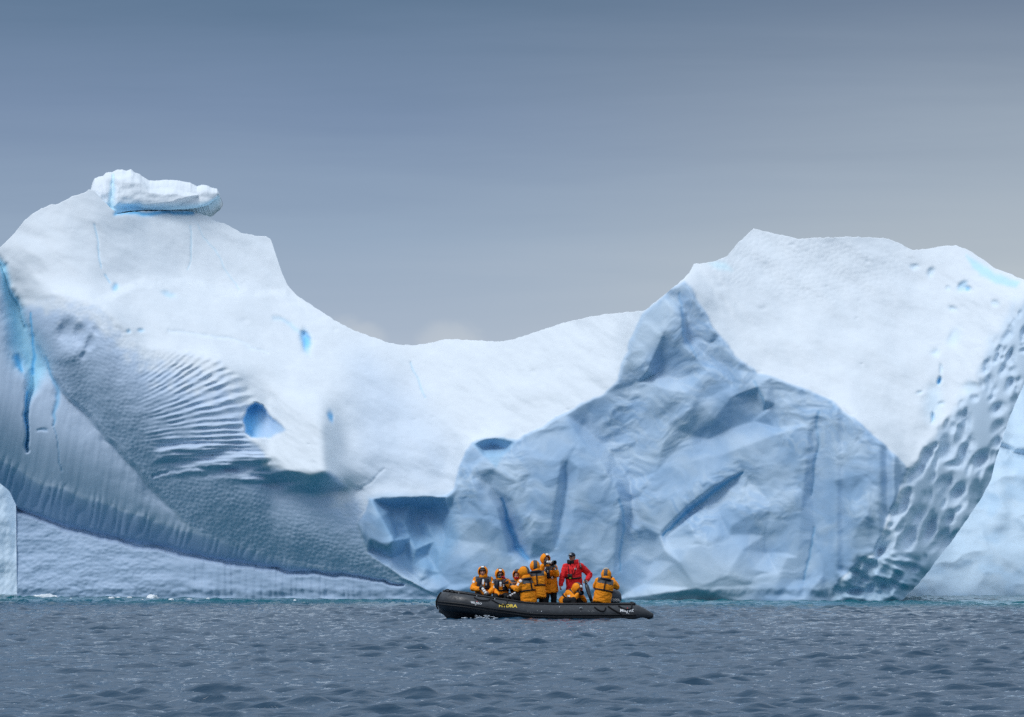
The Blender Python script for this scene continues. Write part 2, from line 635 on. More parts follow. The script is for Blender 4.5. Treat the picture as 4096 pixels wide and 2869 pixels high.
# wind-packed snow evens out across the slope
snow0 = np.clip(1 - dimple - blue - scal - notch - pedestal - smooth_band - .6 * under - .6 * whitelip, 0, 1)
snow0 *= 1 - rel.poly([(1390, 690), (1450, 690), (1560, 580), (1600, 700), (1520, 720), (1400, 860)], 20)
for sg, er in ((8, 9), (16, 18), (30, 30)):
    wk = sstep(.55, 1.0, gauss(snow0, er * .5, er))
    dep = dep * (1 - wk) + gauss(dep, sg * .35, sg) * wk
dep = gauss(dep, .8, 1.6)

# the right flank turns away towards its lower edge
edge = curve([(p[1], p[0]) for p in BOT if p[0] >= 2020][::-1], Y)
turn = np.clip((X - (edge - 190)) / 190, 0, 1.3) * sstep(1340, 1200, Y)
dep += .22 * turn ** 2.5 * scal

# --- carve the blue fracture face
bp = [(x, y, 0.0) for x, y in blue_poly]
nb = len(bp)
chains = [(i, (i + 1) % nb) for i in range(nb)]
ch_src = [
    [(1265, 928.5, 0), (1300, 985, .4), (1350, 1040, .55), (1380, 1090, .6), (1392, 1130, .6), (1382, 1200, .5), (1375, 1290, .3), (1374, 1345, .2)],
    [(1305, 955, -.3), (1372, 1015, -.4), (1412, 1078, -.35), (1418, 1130, -.2), (1406, 1200, 0)],
    [(1100, 1090, .1), (1130, 1130, -.2), (1145, 1180, -.5), (1160, 1230, -.5), (1186, 1258, -.1)],
    [(1092, 1110, .4), (1114, 1140, .45), (1128, 1190, .5), (1140, 1240, .4)],
    [(1150, 1120, .5), (1170, 1170, .5), (1194, 1220, .45)],
    [(1275, 1028, .5), (1271, 1070, .15), (1266, 1110, .2), (1255, 1180, .15), (1243, 1235, .2)],
    [(1258, 1034, .6), (1248, 1100, .65), (1236, 1180, .5)],
    [(1296, 1050, .7), (1290, 1100, .7), (1280, 1180, .6)],
    [(1062, 996.5, 0), (1088, 1024, .35), (1110, 1050, .4), (1132, 1022, .3), (1154, 991, 0)],
    [(1083, 1006, -.7), (1110, 1002, -.9), (1134, 1006, -.6)],
    [(1050, 1060, .35), (1064, 1100, .55), (1078, 1160, .6), (1092, 1220, .35)],
    [(1670, 1050, .1), (1600, 1091, .5), (1545, 1131, .55), (1480, 1192, .45)],
    [(1666, 1062, -.05), (1606, 1108, -.15), (1556, 1148, -.1), (1494, 1206, .15)],
    [(1562, 1150, .25), (1612, 1150, .25), (1640, 1178, .7), (1636, 1200, .6), (1662, 1235, .8), (1690, 1275, .7), (1705, 1310, .6)],
    [(1545, 1170, .8), (1560, 1205, 1.05), (1525, 1262, 1.2), (1560, 1320, 1.2), (1630, 1290, 1.1)],
    [(1478, 1198, .5), (1490, 1235, .7), (1512, 1262, .9)],
    [(1470, 1215, -.1), (1468, 1255, -.25), (1445, 1310, -.1)],
    [(1842, 912, .15), (1836, 1000, .05), (1822, 1100, .05), (1829, 1200, .05), (1806, 1300, .05)],
    [(1815, 950, .35), (1806, 1050, .4), (1796, 1150, .35), (1788, 1250, .3)],
    [(1862, 960, .35), (1855, 1080, .4), (1850, 1200, .35), (1845, 1290, .3)],
    [(1500, 682, .3), (1526, 702, .25), (1531, 740, .35), (1534, 775, .3), (1565, 808, .3), (1588, 830, .2)],
    [(1512, 672, -.15), (1538, 705, -.3), (1542, 760, -.3), (1580, 795, -.25), (1640, 825, -.2)],
    [(1440, 780, .35), (1490, 742, .45), (1450, 835, .4)],
    [(1395, 870, -.2), (1430, 858, -.35), (1475, 838, -.3), (1520, 850, -.2)],
    [(1480, 868, .45), (1540, 880, .5), (1580, 915, .4), (1600, 940, .35)],
    [(1440, 930, -.25), (1500, 948, .25), (1545, 975, -.1), (1590, 985, -.25)],
    [(1640, 890, .3), (1700, 868, .35), (1716, 900, .35)],
    [(1690, 885, -.15), (1712, 925, -.25), (1740, 960, -.2)],
    [(1640, 960, -.25), (1690, 945, -.3), (1740, 905, -.15)],
    [(1620, 1020, .2), (1670, 1000, .3), (1740, 975, .3)],
    [(1560, 1030, .25), (1470, 1060, .15), (1430, 1100, .2), (1440, 1180, .2)],
    [(1700, 1060, .25), (1730, 1130, .15), (1715, 1200, .1), (1760, 1240, .2)],
    [(1900, 990, .2), (1950, 1060, .3), (1960, 1130, .3), (1925, 1180, .35)],
    [(1905, 1110, .1), (1895, 1180, .1), (1900, 1235, .1)],
    [(1720, 1240, -.05), (1745, 1290, .45), (1740, 1345, .6)],
    [(1765, 1250, .4), (1780, 1300, .2), (1800, 1345, .5)],
    [(850, 1128, -.5), (880, 1140, -1.1), (920, 1132, -1.0), (955, 1142, -1.35), (985, 1132, -.9), (1004, 1150, -.7)],
    [(880, 1165, -.9), (905, 1172, -.6), (930, 1168, -1.3), (958, 1176, -.8), (990, 1172, -1.1)],
    [(892, 1200, -1.1), (920, 1205, -.7), (945, 1198, -1.2), (975, 1212, -.6), (1000, 1205, -.8)],
    [(905, 1240, -.8), (932, 1232, -.4), (955, 1245, -.9), (985, 1250, -.35)],
    [(925, 1270, -.5), (955, 1275, -.1), (975, 1268, -.45)],
    [(833, 1121, .1), (855, 1160, .45), (884, 1212, .6), (872, 1228, .5), (830, 1206, .25), (803, 1182, .05)],
    [(830, 1232, -.5), (880, 1252, -.5), (915, 1285, -.5), (940, 1305, -.2)],
    [(870, 1272, .1), (930, 1309, .35), (965, 1330, .2)],
    [(1010, 1150, -.3), (1020, 1210, -.1), (1040, 1260, .3), (1060, 1310, .3)],
    [(985, 1285, -.3), (1010, 1310, -.1)],
    [(1200, 1290, .3), (1260, 1280, .3), (1310, 1250, .55), (1340, 1200, .5)],
]
fp = list(bp)
for c in ch_src:
    b0 = len(fp)
    fp += c
    chains += [(b0 + i, b0 + i + 1) for i in range(len(c) - 1)]
fac = rel.facets(fp, chains)
fac = 1.0 * (.62 * gauss(fac, .7, .7) + .38 * gauss(fac, 4.5, 4.5))
# rumpled, brushed texture of the fresh break
wx = X + 26 * fbm(X / 110, Y / 110, 41, 3)
wy = Y + 26 * fbm(X / 110 + 9, Y / 110 - 4, 43, 3)
stro = 1 - np.abs(fbm((wx * .82 + wy * .57) / 74, (wy * .82 - wx * .57) / 24, 47, 4))
ridg = 1 - np.abs(fbm(wx / 70, wy / 56, 53, 4, .42))
bro = np.abs(fbm(wx / 130 + 3, wy / 110, 59, 2))
shard, shard2 = worley((wx * .9 + wy * .44) / 62, (wy * .9 - wx * .44) / 88, 58, .95)
fac2 = .07 * gauss(ridg ** 2 - .5, 1.5, 1.5) + .16 * bro + .13 * gauss(shard, .8, .8) + .022 * fbm(wx / 22, wy / 16, 60, 3)
calm = sstep(-.3, .35, fbm(X / 150, Y / 170, 57, 2) + .0012 * (1000 - Y))
fac2 *= .35 + .65 * calm
dep -= (fac * 1.0 + fac2) * blue

# --- dimples, flutes, ribs
d1, d2 = worley((X + .30 * Y) / 11.5, (Y - .12 * X) / 9.5, 61)
dim = np.clip(d2 - d1, 0, .55)
far = sstep(45, 140, X)
big1, big2 = worley(X / 26 + 4, Y / 34, 63)
up_pock = rel.poly([(120, 720), (165, 700), (205, 735), (190, 790), (140, 790), (115, 755)], 18)
ribm = rel.poly([(300, 830), (420, 795), (500, 808), (575, 878), (585, 905), (545, 935), (556, 985), (600, 1020), (560, 1030), (430, 1040), (330, 1010), (290, 920)], 24)
ribfade = sstep(270, 470, X)
ph = (Y - 905) + .27 * (X - 450) * sstep(1040, 860, Y) - .00028 * (X - 590) ** 2
per = 10.0 + 10.0 * sstep(300, 600, X) * sstep(1050, 880, Y)
rib = np.sin(ph / per * 2 * np.pi * .9 + 1.1 * fbm(X / 60, Y / 18, 65, 3)) + .4 * np.sin(ph / per * 2 * np.pi * .37)
dep += -((.028 + .03 * sstep(.3, .9, dv_)) * (dim - .25)) * dimple * far * (1 - .8 * ribm * ribfade)
dep += -.05 * (.35 + 1.1 * np.clip(.5 + fbm(X / 55, Y / 25, 68, 3), 0, 1)) * rib * ribm * ribfade * dimple
for q in ((150, 742, 22, 26, .30), (178, 752, 12, 22, .22), (200, 770, 9, 16, .15), (150, 800, 30, 18, -.12), (190, 800, 7, 10, .10), (212, 742, 8, 9, .08)):
    dep += q[4] * rel.pit(q[0], q[1], q[2], q[3], 12)
dep -= .025 * fbm(X / 36, Y / 30, 67, 2) * dimple
# long horizontal hollows beneath the lip
hol = np.sin((Y + .22 * (X - 560)) / 7.5 + 1.4 * fbm(X / 80, Y / 20, 71, 2)) * rel.poly([(360, 985), (560, 1010), (690, 1072), (770, 1100), (640, 1100), (480, 1065), (350, 1060)], 16)
dep += .17 * hol
dep += .14 * rel.line([(345, 1066, 3), (420, 1052, 4), (520, 1054, 6), (640, 1080, 10), (720, 1096, 14), (780, 1106, 10), (810, 1100, 6)])
dep += .035 * rel.line([(800, 1100, 4), (830, 1082, 3), (858, 1052, 2.5)])
# icicle flutes in the notch, ragged lip
fl = np.abs(np.sin(X / 6.1 + .05 * (Y - lipy) + 2.2 * fbm(X / 45, Y / 300, 73, 3)))
flm = sstep(-26, 4, rel.Yw - lipy) * sstep(10, -22, rel.Yw - rimy) * sstep(930, 700, X)
dep -= .06 * (fl ** .6 - .5) * flm * (.5 + .9 * np.clip(fbm(X / 50, Y / 90, 74, 2) + .4, 0, 1))
flu2 = np.abs(np.sin(X / 5.2 + 1.5 * fbm(X / 30, Y / 200, 75, 2)))
dep -= .05 * (flu2 - .5) * pedestal * sstep(380, 480, X) * sstep(900, 800, X) * sstep(1240, 1275, Y)
p1, p2 = worley(X / 16, Y / 9, 77)
dep -= .05 * np.clip(p2 - p1, 0, .6) * pedestal * sstep(420, 330, X)
dep += .45 * rel.line([(39, 1144, 4), (139, 1181, 5), (325, 1223, 6), (464, 1251, 6), (603, 1274, 5), (789, 1295, 4), (905, 1312, 2)])
# crease where the dimpled mass overrides the smooth band
dcr = np.full(X.shape, 1e3)
for (ax, ay), (bx, by) in zip(CREASE[:-1], CREASE[1:]):
    dcr = np.minimum(dcr, seg_dist(rel.Xw, rel.Yw, ax, ay, bx, by)[0])
dep += .45 * np.exp(-dcr / 38) * smooth_band * sstep(4, 70, lipy - rel.Yw)
# faint vertical streaking on the smooth band
dep -= .012 * fbm((X + .15 * Y) / 15, Y / 170, 79, 3) * smooth_band
# scallops on the right flank
ca, sa = math.cos(R(27)), math.sin(R(27))
su = (X * ca + Y * sa + 10 * fbm(X / 60, Y / 60, 81, 2)) / 27
sv = (-X * sa + Y * ca + 10 * fbm(X / 60 + 5, Y / 60, 83, 2)) / 50
rp = np.random.RandomState(85)
npit = 0
while npit < 470:
    qx, qy = 1880 + rp.rand() * 480, 640 + rp.rand() * 700
    ci_, ri_ = np.searchsorted(rel.xs, qx), np.searchsorted(rel.ys, qy)
    npit += 1
    m0 = scal[min(ri_, 429), min(ci_, 959)]
    if m0 < .35 + .5 * rp.rand():
        continue
    sz = (4.5 + 6.5 * rp.rand() ** 1.8) * (.7 + .5 * sstep(700, 1000, qy))
    el = 1.5 + 1.3 * rp.rand()
    sl = rel.box([(qx, qy)], sz * el * 2.2)
    an = R(26 + 10 * rp.randn())
    U, V_ = rel.Xw[sl] - qx, rel.Yw[sl] - qy
    u = (U * math.cos(an) + V_ * math.sin(an)) / sz
    v = (-U * math.sin(an) + V_ * math.cos(an)) / (sz * el)
    g_ = np.exp(-(u * u + v * v) ** 1.25)
    # hollow with a steeper upper wall
    dep[sl] += (.015 * sz + .02) * g_ * (1 - .6 * v) * scal[sl]
dep += .40 * fbm((X + Y * .5) / 60, (Y - .4 * X) / 30, 89, 2) * rel.poly([(1885, 1285), (1960, 1235), (2040, 1240), (2070, 1290), (2010, 1350), (1880, 1345)], 20)

# --- undercut at the waterline
dep += .14 * sstep(1318, 1340, Y + 5 * fbm(X / 26, Y / 40, 99, 3)) * np.clip(pedestal + blue, 0, 1)
dep -= .07 * fbm(X / 70, Y / 34, 103, 3) * pedestal
# --- snow: soft swells, wind crust, pock marks
snowm = np.clip(1 - dimple - blue - scal - notch - pedestal - smooth_band, 0, 1)
XR, YR = X * .83 + Y * .56, Y * .83 - X * .56
dep -= .16 * fbm(XR / 150, YR / 95, 91, 2) * snowm
dep -= (.007 * fbm(XR / 17, YR / 10, 93, 3) + .03 * fbm(XR / 60, YR / 26, 94, 2)) * snowm
rp2 = np.random.RandomState(3)
for _ in range(90):
    qx, qy = 60 + rp2.rand() * 2200, 480 + rp2.rand() * 620
    ci_, ri_ = min(np.searchsorted(rel.xs, qx), 959), min(np.searchsorted(rel.ys, qy), 429)
    if snowm[ri_, ci_] < .95 or (qx < 700 and rp2.rand() < .4):
        continue
    sz = 2.2 + 4.2 * rp2.rand() ** 2
    sl = rel.box([(qx, qy)], sz * 4)
    u = (rel.X[sl] - qx) / (sz * (1 + rp2.rand()))
    v = (rel.Y[sl] - qy) / sz
    dep[sl] += .032 * (.5 + rp2.rand()) * np.exp(-(u * u + v * v)) * (1 - .5 * v)
crust = rel.poly([(1560, 590), (1690, 510), (2050, 560), (2020, 640), (1860, 690), (1640, 640)], 30)
c1, c2 = worley((X - .4 * Y) / 15, (Y + .2 * X) / 11, 95)
dep -= .03 * np.clip(c2 - c1, 0, .5) * crust
groo = np.sin((X * .80 - Y * .6) / 3.9 + 1.2 * fbm(X / 40, Y / 40, 97, 2)) * rel.poly([(1545, 630), (1565, 592), (1620, 600), (1680, 700), (1640, 740)], 26)
dep += .022 * groo

tint = SNOW[None, None, :] * np.ones(X.shape + (1,))


def paint(mask, colr, amt=1.0):
    global tint
    mk = np.clip(mask * amt, 0, 1)[..., None]
    tint = tint * (1 - mk) + np.asarray(colr) * mk


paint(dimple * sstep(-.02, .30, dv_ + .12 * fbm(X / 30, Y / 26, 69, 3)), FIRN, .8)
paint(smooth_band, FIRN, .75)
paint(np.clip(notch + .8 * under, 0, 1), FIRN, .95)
paint(notch * sstep(-10, 40, rel.Yw - lipy), (.35, .49, .73), .8)  # notch shade, deepening towards the rim, put into the tint
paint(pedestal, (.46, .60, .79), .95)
paint(greysnow, FIRN, .35)
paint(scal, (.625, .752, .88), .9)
paint(scal * sstep(1200, 1330, Y), (.42, .60, .76), .8)  # shade of the flank's underside painted as a darker tint
paint(blue, BLUE, 1.0)
pale = sstep(-.6, .9, fbm(wx / 120, wy / 70, 101, 5) + .1) * blue
paint(pale, (.55, .68, .815), .75)
wisp = sstep(.62, .95, stro) * sstep(.2, .9, calm) * blue
paint(wisp, (.60, .72, .83), .4)
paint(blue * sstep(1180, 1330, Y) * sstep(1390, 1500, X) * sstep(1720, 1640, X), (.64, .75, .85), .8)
paint(rel.poly([(832, 1118), (1010, 1114), (1030, 1200), (985, 1300), (900, 1270), (860, 1190)], 18), (.27, .47, .68), .85)  # deep pocket turned from the light, its shade painted in
paint(rel.poly([(1062, 996), (1110, 984), (1155, 990), (1110, 1050)], 5), (.34, .56, .76), .7)  # shadow of the triangular recess, painted as bluer ice
paint(rel.poly([(1405, 800), (1440, 705), (1530, 640), (1505, 740), (1400, 850)], 14), (.66, .77, .86), .6)  # left-facing strip painted paler, as if lit from the left


def crev(pts, depth, colr=DEEP, amt=.9, wide=1.0):
    global dep
    m = rel.line(pts)
    dep = dep + .22 * depth * m
    mk = rel.line([(a, b, c * wide) for a, b, c in pts]) if wide != 1 else m
    paint(mk, colr, amt)


def hole(cx, cy, rx, ry, depth, ang=0, colr=DEEP, amt=.85):
    global dep
    m = rel.pit(cx, cy, rx, ry, ang)
    dep = dep + .42 * depth * m
    paint(m, colr, amt)


# great crevasse on the far left
crev([(-30, 560, 6), (8, 600, 9), (14, 650, 12), (30, 690, 18), (44, 740, 26), (60, 790, 33), (80, 822, 27), (72, 860, 13), (64, 900, 6), (60, 960, 3), (62, 1010, 3)], 2.4, TURQ, .98)
crev([(36, 800, 7), (44, 812, 9), (50, 830, 4)], .6)
crev([(70, 700, 2), (72, 760, 3), (76, 800, 3), (72, 840, 4)], .2)
crev([(60, 880, 3), (59, 960, 3), (61, 1005, 2.4)], .3)
crev([(100, 800, 2), (118, 850, 4), (130, 880, 5), (126, 930, 4), (121, 955, 2)], .3, (.22, .58, .88), .7)
crev([(121, 955, 1.6), (130, 1000, 1.8), (138, 1055, 1.4)], .2, (.30, .58, .84), .6)
crev([(85, 965, 2), (105, 966, 3)], .3, (.3, .55, .8), .5)
crev([(4, 595, 3), (14, 640, 3), (40, 690, 3), (55, 735, 3)], .4, TURQ, .8)
# painted glow line below the slab, then holes and cracks in the snow
crev([(258, 482, 4), (300, 478, 5), (345, 476, 4.5), (430, 478, 4)], .4, (.12, .58, .97), .9)  # blue glow of light through the ice under the slab, painted
stepm = rel.poly([(225, 674), (260, 657), (300, 637), (345, 630), (450, 642), (520, 653), (640, 661), (760, 760), (760, 800), (600, 800), (500, 790), (330, 760), (270, 730)], 13)
dep -= .26 * stepm * sstep(790, 660, Y)
hole(686, 766, 11, 24, 1.0, -8)
cave = rel.poly([(544, 938), (556, 915), (576, 903), (588, 908), (612, 940), (640, 966), (602, 984), (566, 982), (552, 968)], 3.5)
dep += .75 * cave * sstep(650, 556, X)
paint(cave, (.42, .62, .86), .8)
paint(cave * sstep(604, 560, X + .3 * (Y - 940)), DEEP, .8)
hole(741, 934, 6, 14, .5, -12, (.10, .46, .82))
hole(257, 645, 8, 8, .25, 0, (.30, .66, .92), .7)
hole(290, 742, 6, 5, .25, 0, (.35, .68, .92), .6)
hole(318, 742, 7, 5, .25, 0, (.40, .70, .92), .6)
hole(380, 660, 16, 7, .3, 20, (.50, .76, .94), .6)
crev([(215, 500, 2), (222, 560, 2.2), (228, 600, 1.4)], .22, (.45, .75, .95), .6)
crev([(236, 618, 2), (244, 636, 2.4)], .22, (.40, .72, .95), .6)
crev([(425, 505, 1.6), (432, 550, 2), (428, 580, 1.6), (420, 605, 1.2)], .18, (.55, .8, .95), .6)
crev([(440, 500, 1.2), (480, 560, 1.6), (505, 610, 1.6), (535, 650, 1.4)], .15, (.60, .82, .95), .6)
crev([(612, 715, 4), (650, 728, 5), (680, 750, 6)], .35, (.55, .78, .95), .55)
crev([(380, 738, 3), (440, 755, 4), (520, 762, 4), (560, 775, 4), (600, 790, 2)], .25, (.78, .87, .95), .6)
crev([(918, 815, 2), (935, 855, 2.4), (952, 892, 2)], .25, (.50, .76, .94), .6)
# pock marks on the right snow field
for q in [(2088, 612, 8, 11, .35, 30), (2160, 642, 8, 14, .5, 40), (2170, 648, 9, 6, .4, 0), (2135, 690, 9, 7, .3, 0), (2228, 683, 7, 9, .3, 0), (2140, 757, 14, 22, .3, 25),
          (2098, 790, 8, 9, .25, 0), (2110, 828, 5, 12, .3, 0), (2106, 852, 5, 9, .6, 10), (2092, 900, 20, 44, .3, 8), (2090, 935, 4, 12, .5, 5), (2060, 880, 8, 5, .2, 0),
          (2112, 905, 7, 5, .25, 0), (2175, 870, 16, 12, .3, 0), (2130, 645, 6, 6, .2, 0), (2050, 600, 10, 7, .2, 0)]:
    hole(*q, colr=(.50, .76, .95) if q[4] > .45 else (.70, .84, .95), amt=.7)
hole(2105, 853, 4, 8, .1, 10, (.14, .55, .92), .85)
hole(2170, 648, 5, 4, .1, 0, (.20, .58, .92), .7)
paint(rel.poly([(2165, 572), (2200, 590), (2230, 612), (2290, 632), (2280, 645), (2230, 632), (2180, 600)], 6), (.52, .80, .95), .85)
paint(rel.poly([(1590, 590), (1625, 588), (1640, 606), (1610, 606)], 8), (.66, .88, .96), .7)
# cracks in the blue face
crev([(1125, 1120, 3), (1145, 1180, 7), (1160, 1230, 7), (1186, 1256, 4)], .3, (.06, .36, .68), .75)
crev([(1271, 1040, 3), (1268, 1090, 4.5), (1256, 1180, 4), (1245, 1225, 3)], .12, (.20, .42, .66), .35)
crev([(1388, 1120, 3), (1400, 1150, 3), (1396, 1220, 3), (1388, 1280, 2)], .1, (.14, .40, .66), .6)
crev([(1668, 1058, 2), (1602, 1100, 5.5), (1550, 1140, 5), (1487, 1200, 2.5)], .2, (.10, .40, .68), .8)
crev([(1838, 925, 3), (1830, 960, 3.5), (1838, 1000, 3), (1824, 1050, 3), (1828, 1080, 2), (1820, 1110, 2.4)], .15, (.20, .44, .68), .45)
crev([(1826, 1180, 2.6), (1820, 1220, 2), (1810, 1260, 3), (1804, 1300, 2)], .15, (.16, .44, .70), .5)
crev([(1526, 655, 2), (1532, 700, 3.5), (1533, 750, 3), (1560, 800, 2)], .12, (.20, .44, .70), .5)
crev([(1690, 855, 3), (1712, 890, 4), (1716, 920, 2)], .12, (.18, .44, .68), .5)

berg = thing('iceberg', (0, 172, 0), 'huge white and blue iceberg with saddle between two peaks behind the rubber boat', 'iceberg')
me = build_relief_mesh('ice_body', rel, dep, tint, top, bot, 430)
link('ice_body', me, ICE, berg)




def cap_piece(name, tops, bots, Yc, lean, seed, colr, under, back, parent, nrow=60, nb_=10):
    """a loose piece of ice: sculpted front over a traced profile, real thickness behind"""
    x0, x1 = tops[0][0], tops[-1][0]
    q = Relief(x0, x1, int((x1 - x0) / 1.3), min(p[1] for p in tops) - 12, max(p[1] for p in bots) + 12, 120)
    tp = curve(tops, q.xs) + .8 * perlin(q.xs / 5., q.xs * 0 + .5, seed)
    bt = np.maximum(curve(bots, q.xs), tp + .5)
    mid = (tp + bt)[None] / 2
    hgt = (bt - tp)[None] / 2
    v = np.clip((q.Y - mid) / hgt, -1, 1)                 # -1 top, 1 bottom
    e = np.clip(np.minimum(q.X - x0, x1 - q.X) / 26., 0, 1)
    round_ = (1 - np.sqrt(np.clip(1 - v * v * .96, 0, 1)))
    d = Yc + lean * (-v) * hgt * MPV + round_ * np.where(v > 0, .25, .9) + (1 - np.sqrt(e)) * .35
    d -= .10 * fbm(q.X / 60 + seed, q.Y / 30, seed, 2) + .012 * fbm(q.X / 11, q.Y / 9, seed + 2, 3)
    if under:
        d += .12 * q.line([(250, 392, 3), (252, 420, 4), (248, 470, 5)]) - .35 * q.poly([(256, 400), (300, 392), (340, 425), (440, 440), (400, 458), (300, 462), (254, 466)], 7)
    c = np.ones(q.X.shape + (1,)) * np.asarray(colr)
    if under:
        u = sstep(.35, .95, v)[..., None] * .85
        c = c * (1 - u) + np.array([.50, .80, .98]) * u  # light glowing through the slab's lower edge, painted as bright blue
        u = q.line([(250, 392, 3), (252, 420, 4), (248, 470, 6)])[..., None] * .6
        c = c * (1 - u) + np.array([.50, .80, .95]) * u
    return link(name, build_relief_mesh(name, q, d, c, tp, bt, nrow, back, nb_), ICE, parent)


ytop = float(dep[np.searchsorted(rel.ys, 484), np.searchsorted(rel.xs, 340)])
cap_piece('cap_slab',
          [(202, 430), (207, 411), (212, 400), (222, 396), (230, 395), (238, 387), (252, 386), (262, 381), (275, 380), (284, 383), (294, 379), (300, 386), (312, 390),
           (322, 397), (335, 405), (352, 405), (372, 403), (400, 405), (416, 408), (428, 410), (434, 414), (442, 418), (452, 414), (464, 415), (472, 420), (481, 422),
           (487, 423), (490, 432), (491, 436)],
          [(202, 436), (208, 455), (225, 466), (245, 476), (262, 478), (290, 473), (330, 471), (380, 471), (420, 469), (436, 467), (452, 464), (467, 460), (476, 452), (484, 447), (491, 437)],
          ytop + .25, .45, 3, SNOW, True, 5.0, berg)

# ------------------------------------------------------------------ iceberg behind on the right
rr = Relief(1960, 2760, 300, 560, 1410, 230)
XX, YY = rr.X, rr.Y
Sr = .75 + .4 * fbm(XX / 140, YY / 90, 121, 3)
Sr = np.where(YY > 1350, .05, Sr)
ir = Sr * rr.dy * MPV * 1.1
dr = 186 + np.cumsum(ir[::-1], 0)[::-1]
dr = gauss(dr, 2, 4)
dr -= .30 * (1 - np.abs(fbm((XX + YY * .8) / 150, (YY - XX * .5) / 90, 123, 3, .35)))
w1, w2 = worley(XX / 18, YY / 13, 125)
dr -= .012 * np.clip(w2 - w1, 0, .6)
dr += .5 * rr.line([(2210, 990, 3), (2260, 1010, 7), (2300, 1020, 9), (2400, 1060, 9)])
tr = np.ones(XX.shape + (1,)) * np.array([.56, .70, .82])
tb = sstep(.0, .5, fbm(XX / 90, YY / 60, 127, 3))[..., None]
tr = tr * (1 - .5 * tb) + np.array([.42, .60, .77]) * .5 * tb
topr = curve([(1960, 1200), (2060, 1100), (2150, 1000), (2220, 880), (2296, 800), (2400, 740), (2600, 720), (2760, 900)], rr.xs)
botr = np.full(len(rr.xs), 1400.0)
b2 = thing('iceberg', (20, 190, 0), 'pale blue iceberg at the right edge, seen beyond the scalloped overhang', 'iceberg')
link('ice_body', build_relief_mesh('ice_body', rr, dr, tr, topr, botr, 220, 10), ICE, b2)

# ------------------------------------------------------------------ iceberg behind on the left
rl = Relief(-420, 130, 220, 900, 1410, 150)
XX, YY = rl.X, rl.Y
Sl = .5 + .3 * fbm(XX / 90, YY / 70, 131, 3)
il = np.where(YY > 1350, .05, Sl) * rl.dy * MPV * 1.1
dl = 197 + np.cumsum(il[::-1], 0)[::-1]
w1, w2 = worley((XX + .5 * YY) / 13, (YY - .3 * XX) / 20, 135)
dl -= .07 * np.clip(w2 - w1, 0, .6) + .15 * fbm(XX / 50, YY / 60, 137, 2)
tl = np.ones(XX.shape + (1,)) * np.array([.60, .72, .83])
topl = curve([(-420, 1200), (-300, 1040), (-120, 1000), (0, 1010), (60, 1080), (100, 1180), (130, 1330)], rl.xs) + 4 * perlin(rl.xs / 15, rl.xs * 0, 3)
botl = np.full(len(rl.xs), 1400.0)
b3 = thing('iceberg', (-20, 200, 0), 'small white iceberg showing at the left edge under the overhang', 'iceberg')
link('ice_body', build_relief_mesh('ice_body', rl, dl, tl, topl, botl, 140, 8), ICE, b3)
# ================================================================== sea
def row_positions():
    ys = [-2500, -800, -250, -80, -20, 15, 30, 40, 44, 46]
    y = 47.0
    while y < 187:
        ys.append(y)
        y += .070 * (y / 50) ** .55 if y < 150 else .25
    ys += [189, 192, 196, 202, 210, 225, 250, 300, 400, 600, 1000, 2000, 4500, 9000]
    return np.array(ys, float)


def col_slopes():
    core = np.linspace(-.128, .128, 540)
    side = np.array([.132, .142, .15, .17, .2, .3, .5, 1, 2.5, 8, 30])
    return np.concatenate([-side[::-1], core, side])


ry = row_positions()
cx = col_slopes()
ref = np.maximum(ry, 47.0)
SX = ref[:, None] * cx[None, :]
SY = np.broadcast_to(ry[:, None], SX.shape).copy()
rs = np.random.RandomState(5)
H = np.zeros_like(SX)
HX = np.zeros_like(SX)
HY = np.zeros_like(SX)
NW = 84
for i in range(NW):
    lam = .24 * (1.45 / .24) ** ((i + rs.rand() * .8) / NW)
    th = R(72) + rs.randn() * .50                     # wind sea running mostly along the line of sight
    kx, ky = math.cos(th) * 2 * math.pi / lam, math.sin(th) * 2 * math.pi / lam
    amp = .0067 * lam ** .78 * (.6 + .8 * rs.rand())
    p = rs.rand() * 6.283
    a = kx * SX + ky * SY + p
    H += amp * np.sin(a)
    HX += amp * .75 * np.cos(a) * math.cos(th)
    HY += amp * .75 * np.cos(a) * math.sin(th)
gust = .85 + .3 * np.clip(fbm(SX / 14, SY / 30, 201, 3) + .3, -.4, 1)
H *= gust
fade = sstep(40, 48, SY) * sstep(196, 186, SY) * sstep(.150, .128, np.abs(cx))[None, :]
shel = 1 - .1 * sstep(150, 168, SY)
H *= fade * shel
verts = np.stack([SX + HX * fade * gust, SY + HY * fade * gust, H], -1)


def sea_material():
    m, t, b = principled('sea_water', (.012, .03, .048), .05, .5)
    b.inputs['IOR'].default_value = 1.333
    g = t.n('ShaderNodeNewGeometry')
    pos = g.outputs['Position']
    sp = t.n('ShaderNodeSeparateXYZ')
    t.l(pos, sp.inputs[0])
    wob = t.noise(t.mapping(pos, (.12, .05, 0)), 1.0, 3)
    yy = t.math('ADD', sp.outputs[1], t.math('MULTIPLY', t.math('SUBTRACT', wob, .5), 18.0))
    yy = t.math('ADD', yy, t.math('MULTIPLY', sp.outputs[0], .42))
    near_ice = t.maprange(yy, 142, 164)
    col = t.mix(near_ice, (.012, .046, .086), (.004, .11, .14))  # teal of submerged ice, with the berg's reflection put into the colour
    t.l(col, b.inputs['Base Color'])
    n1 = t.noise(t.mapping(pos, (1.5, 3.6, 1), (0, 0, R(14))), 2.0, 5, .66, .5)
    n2 = t.noise(t.mapping(pos, (2.2, 5.0, 1), (0, 0, R(-18))), 3.6, 4, .65)
    h = t.math('ADD', t.math('MULTIPLY', n1, 1.0), t.math('MULTIPLY', n2, .35))
    bump(t, b, h, .5, .035)
    return m


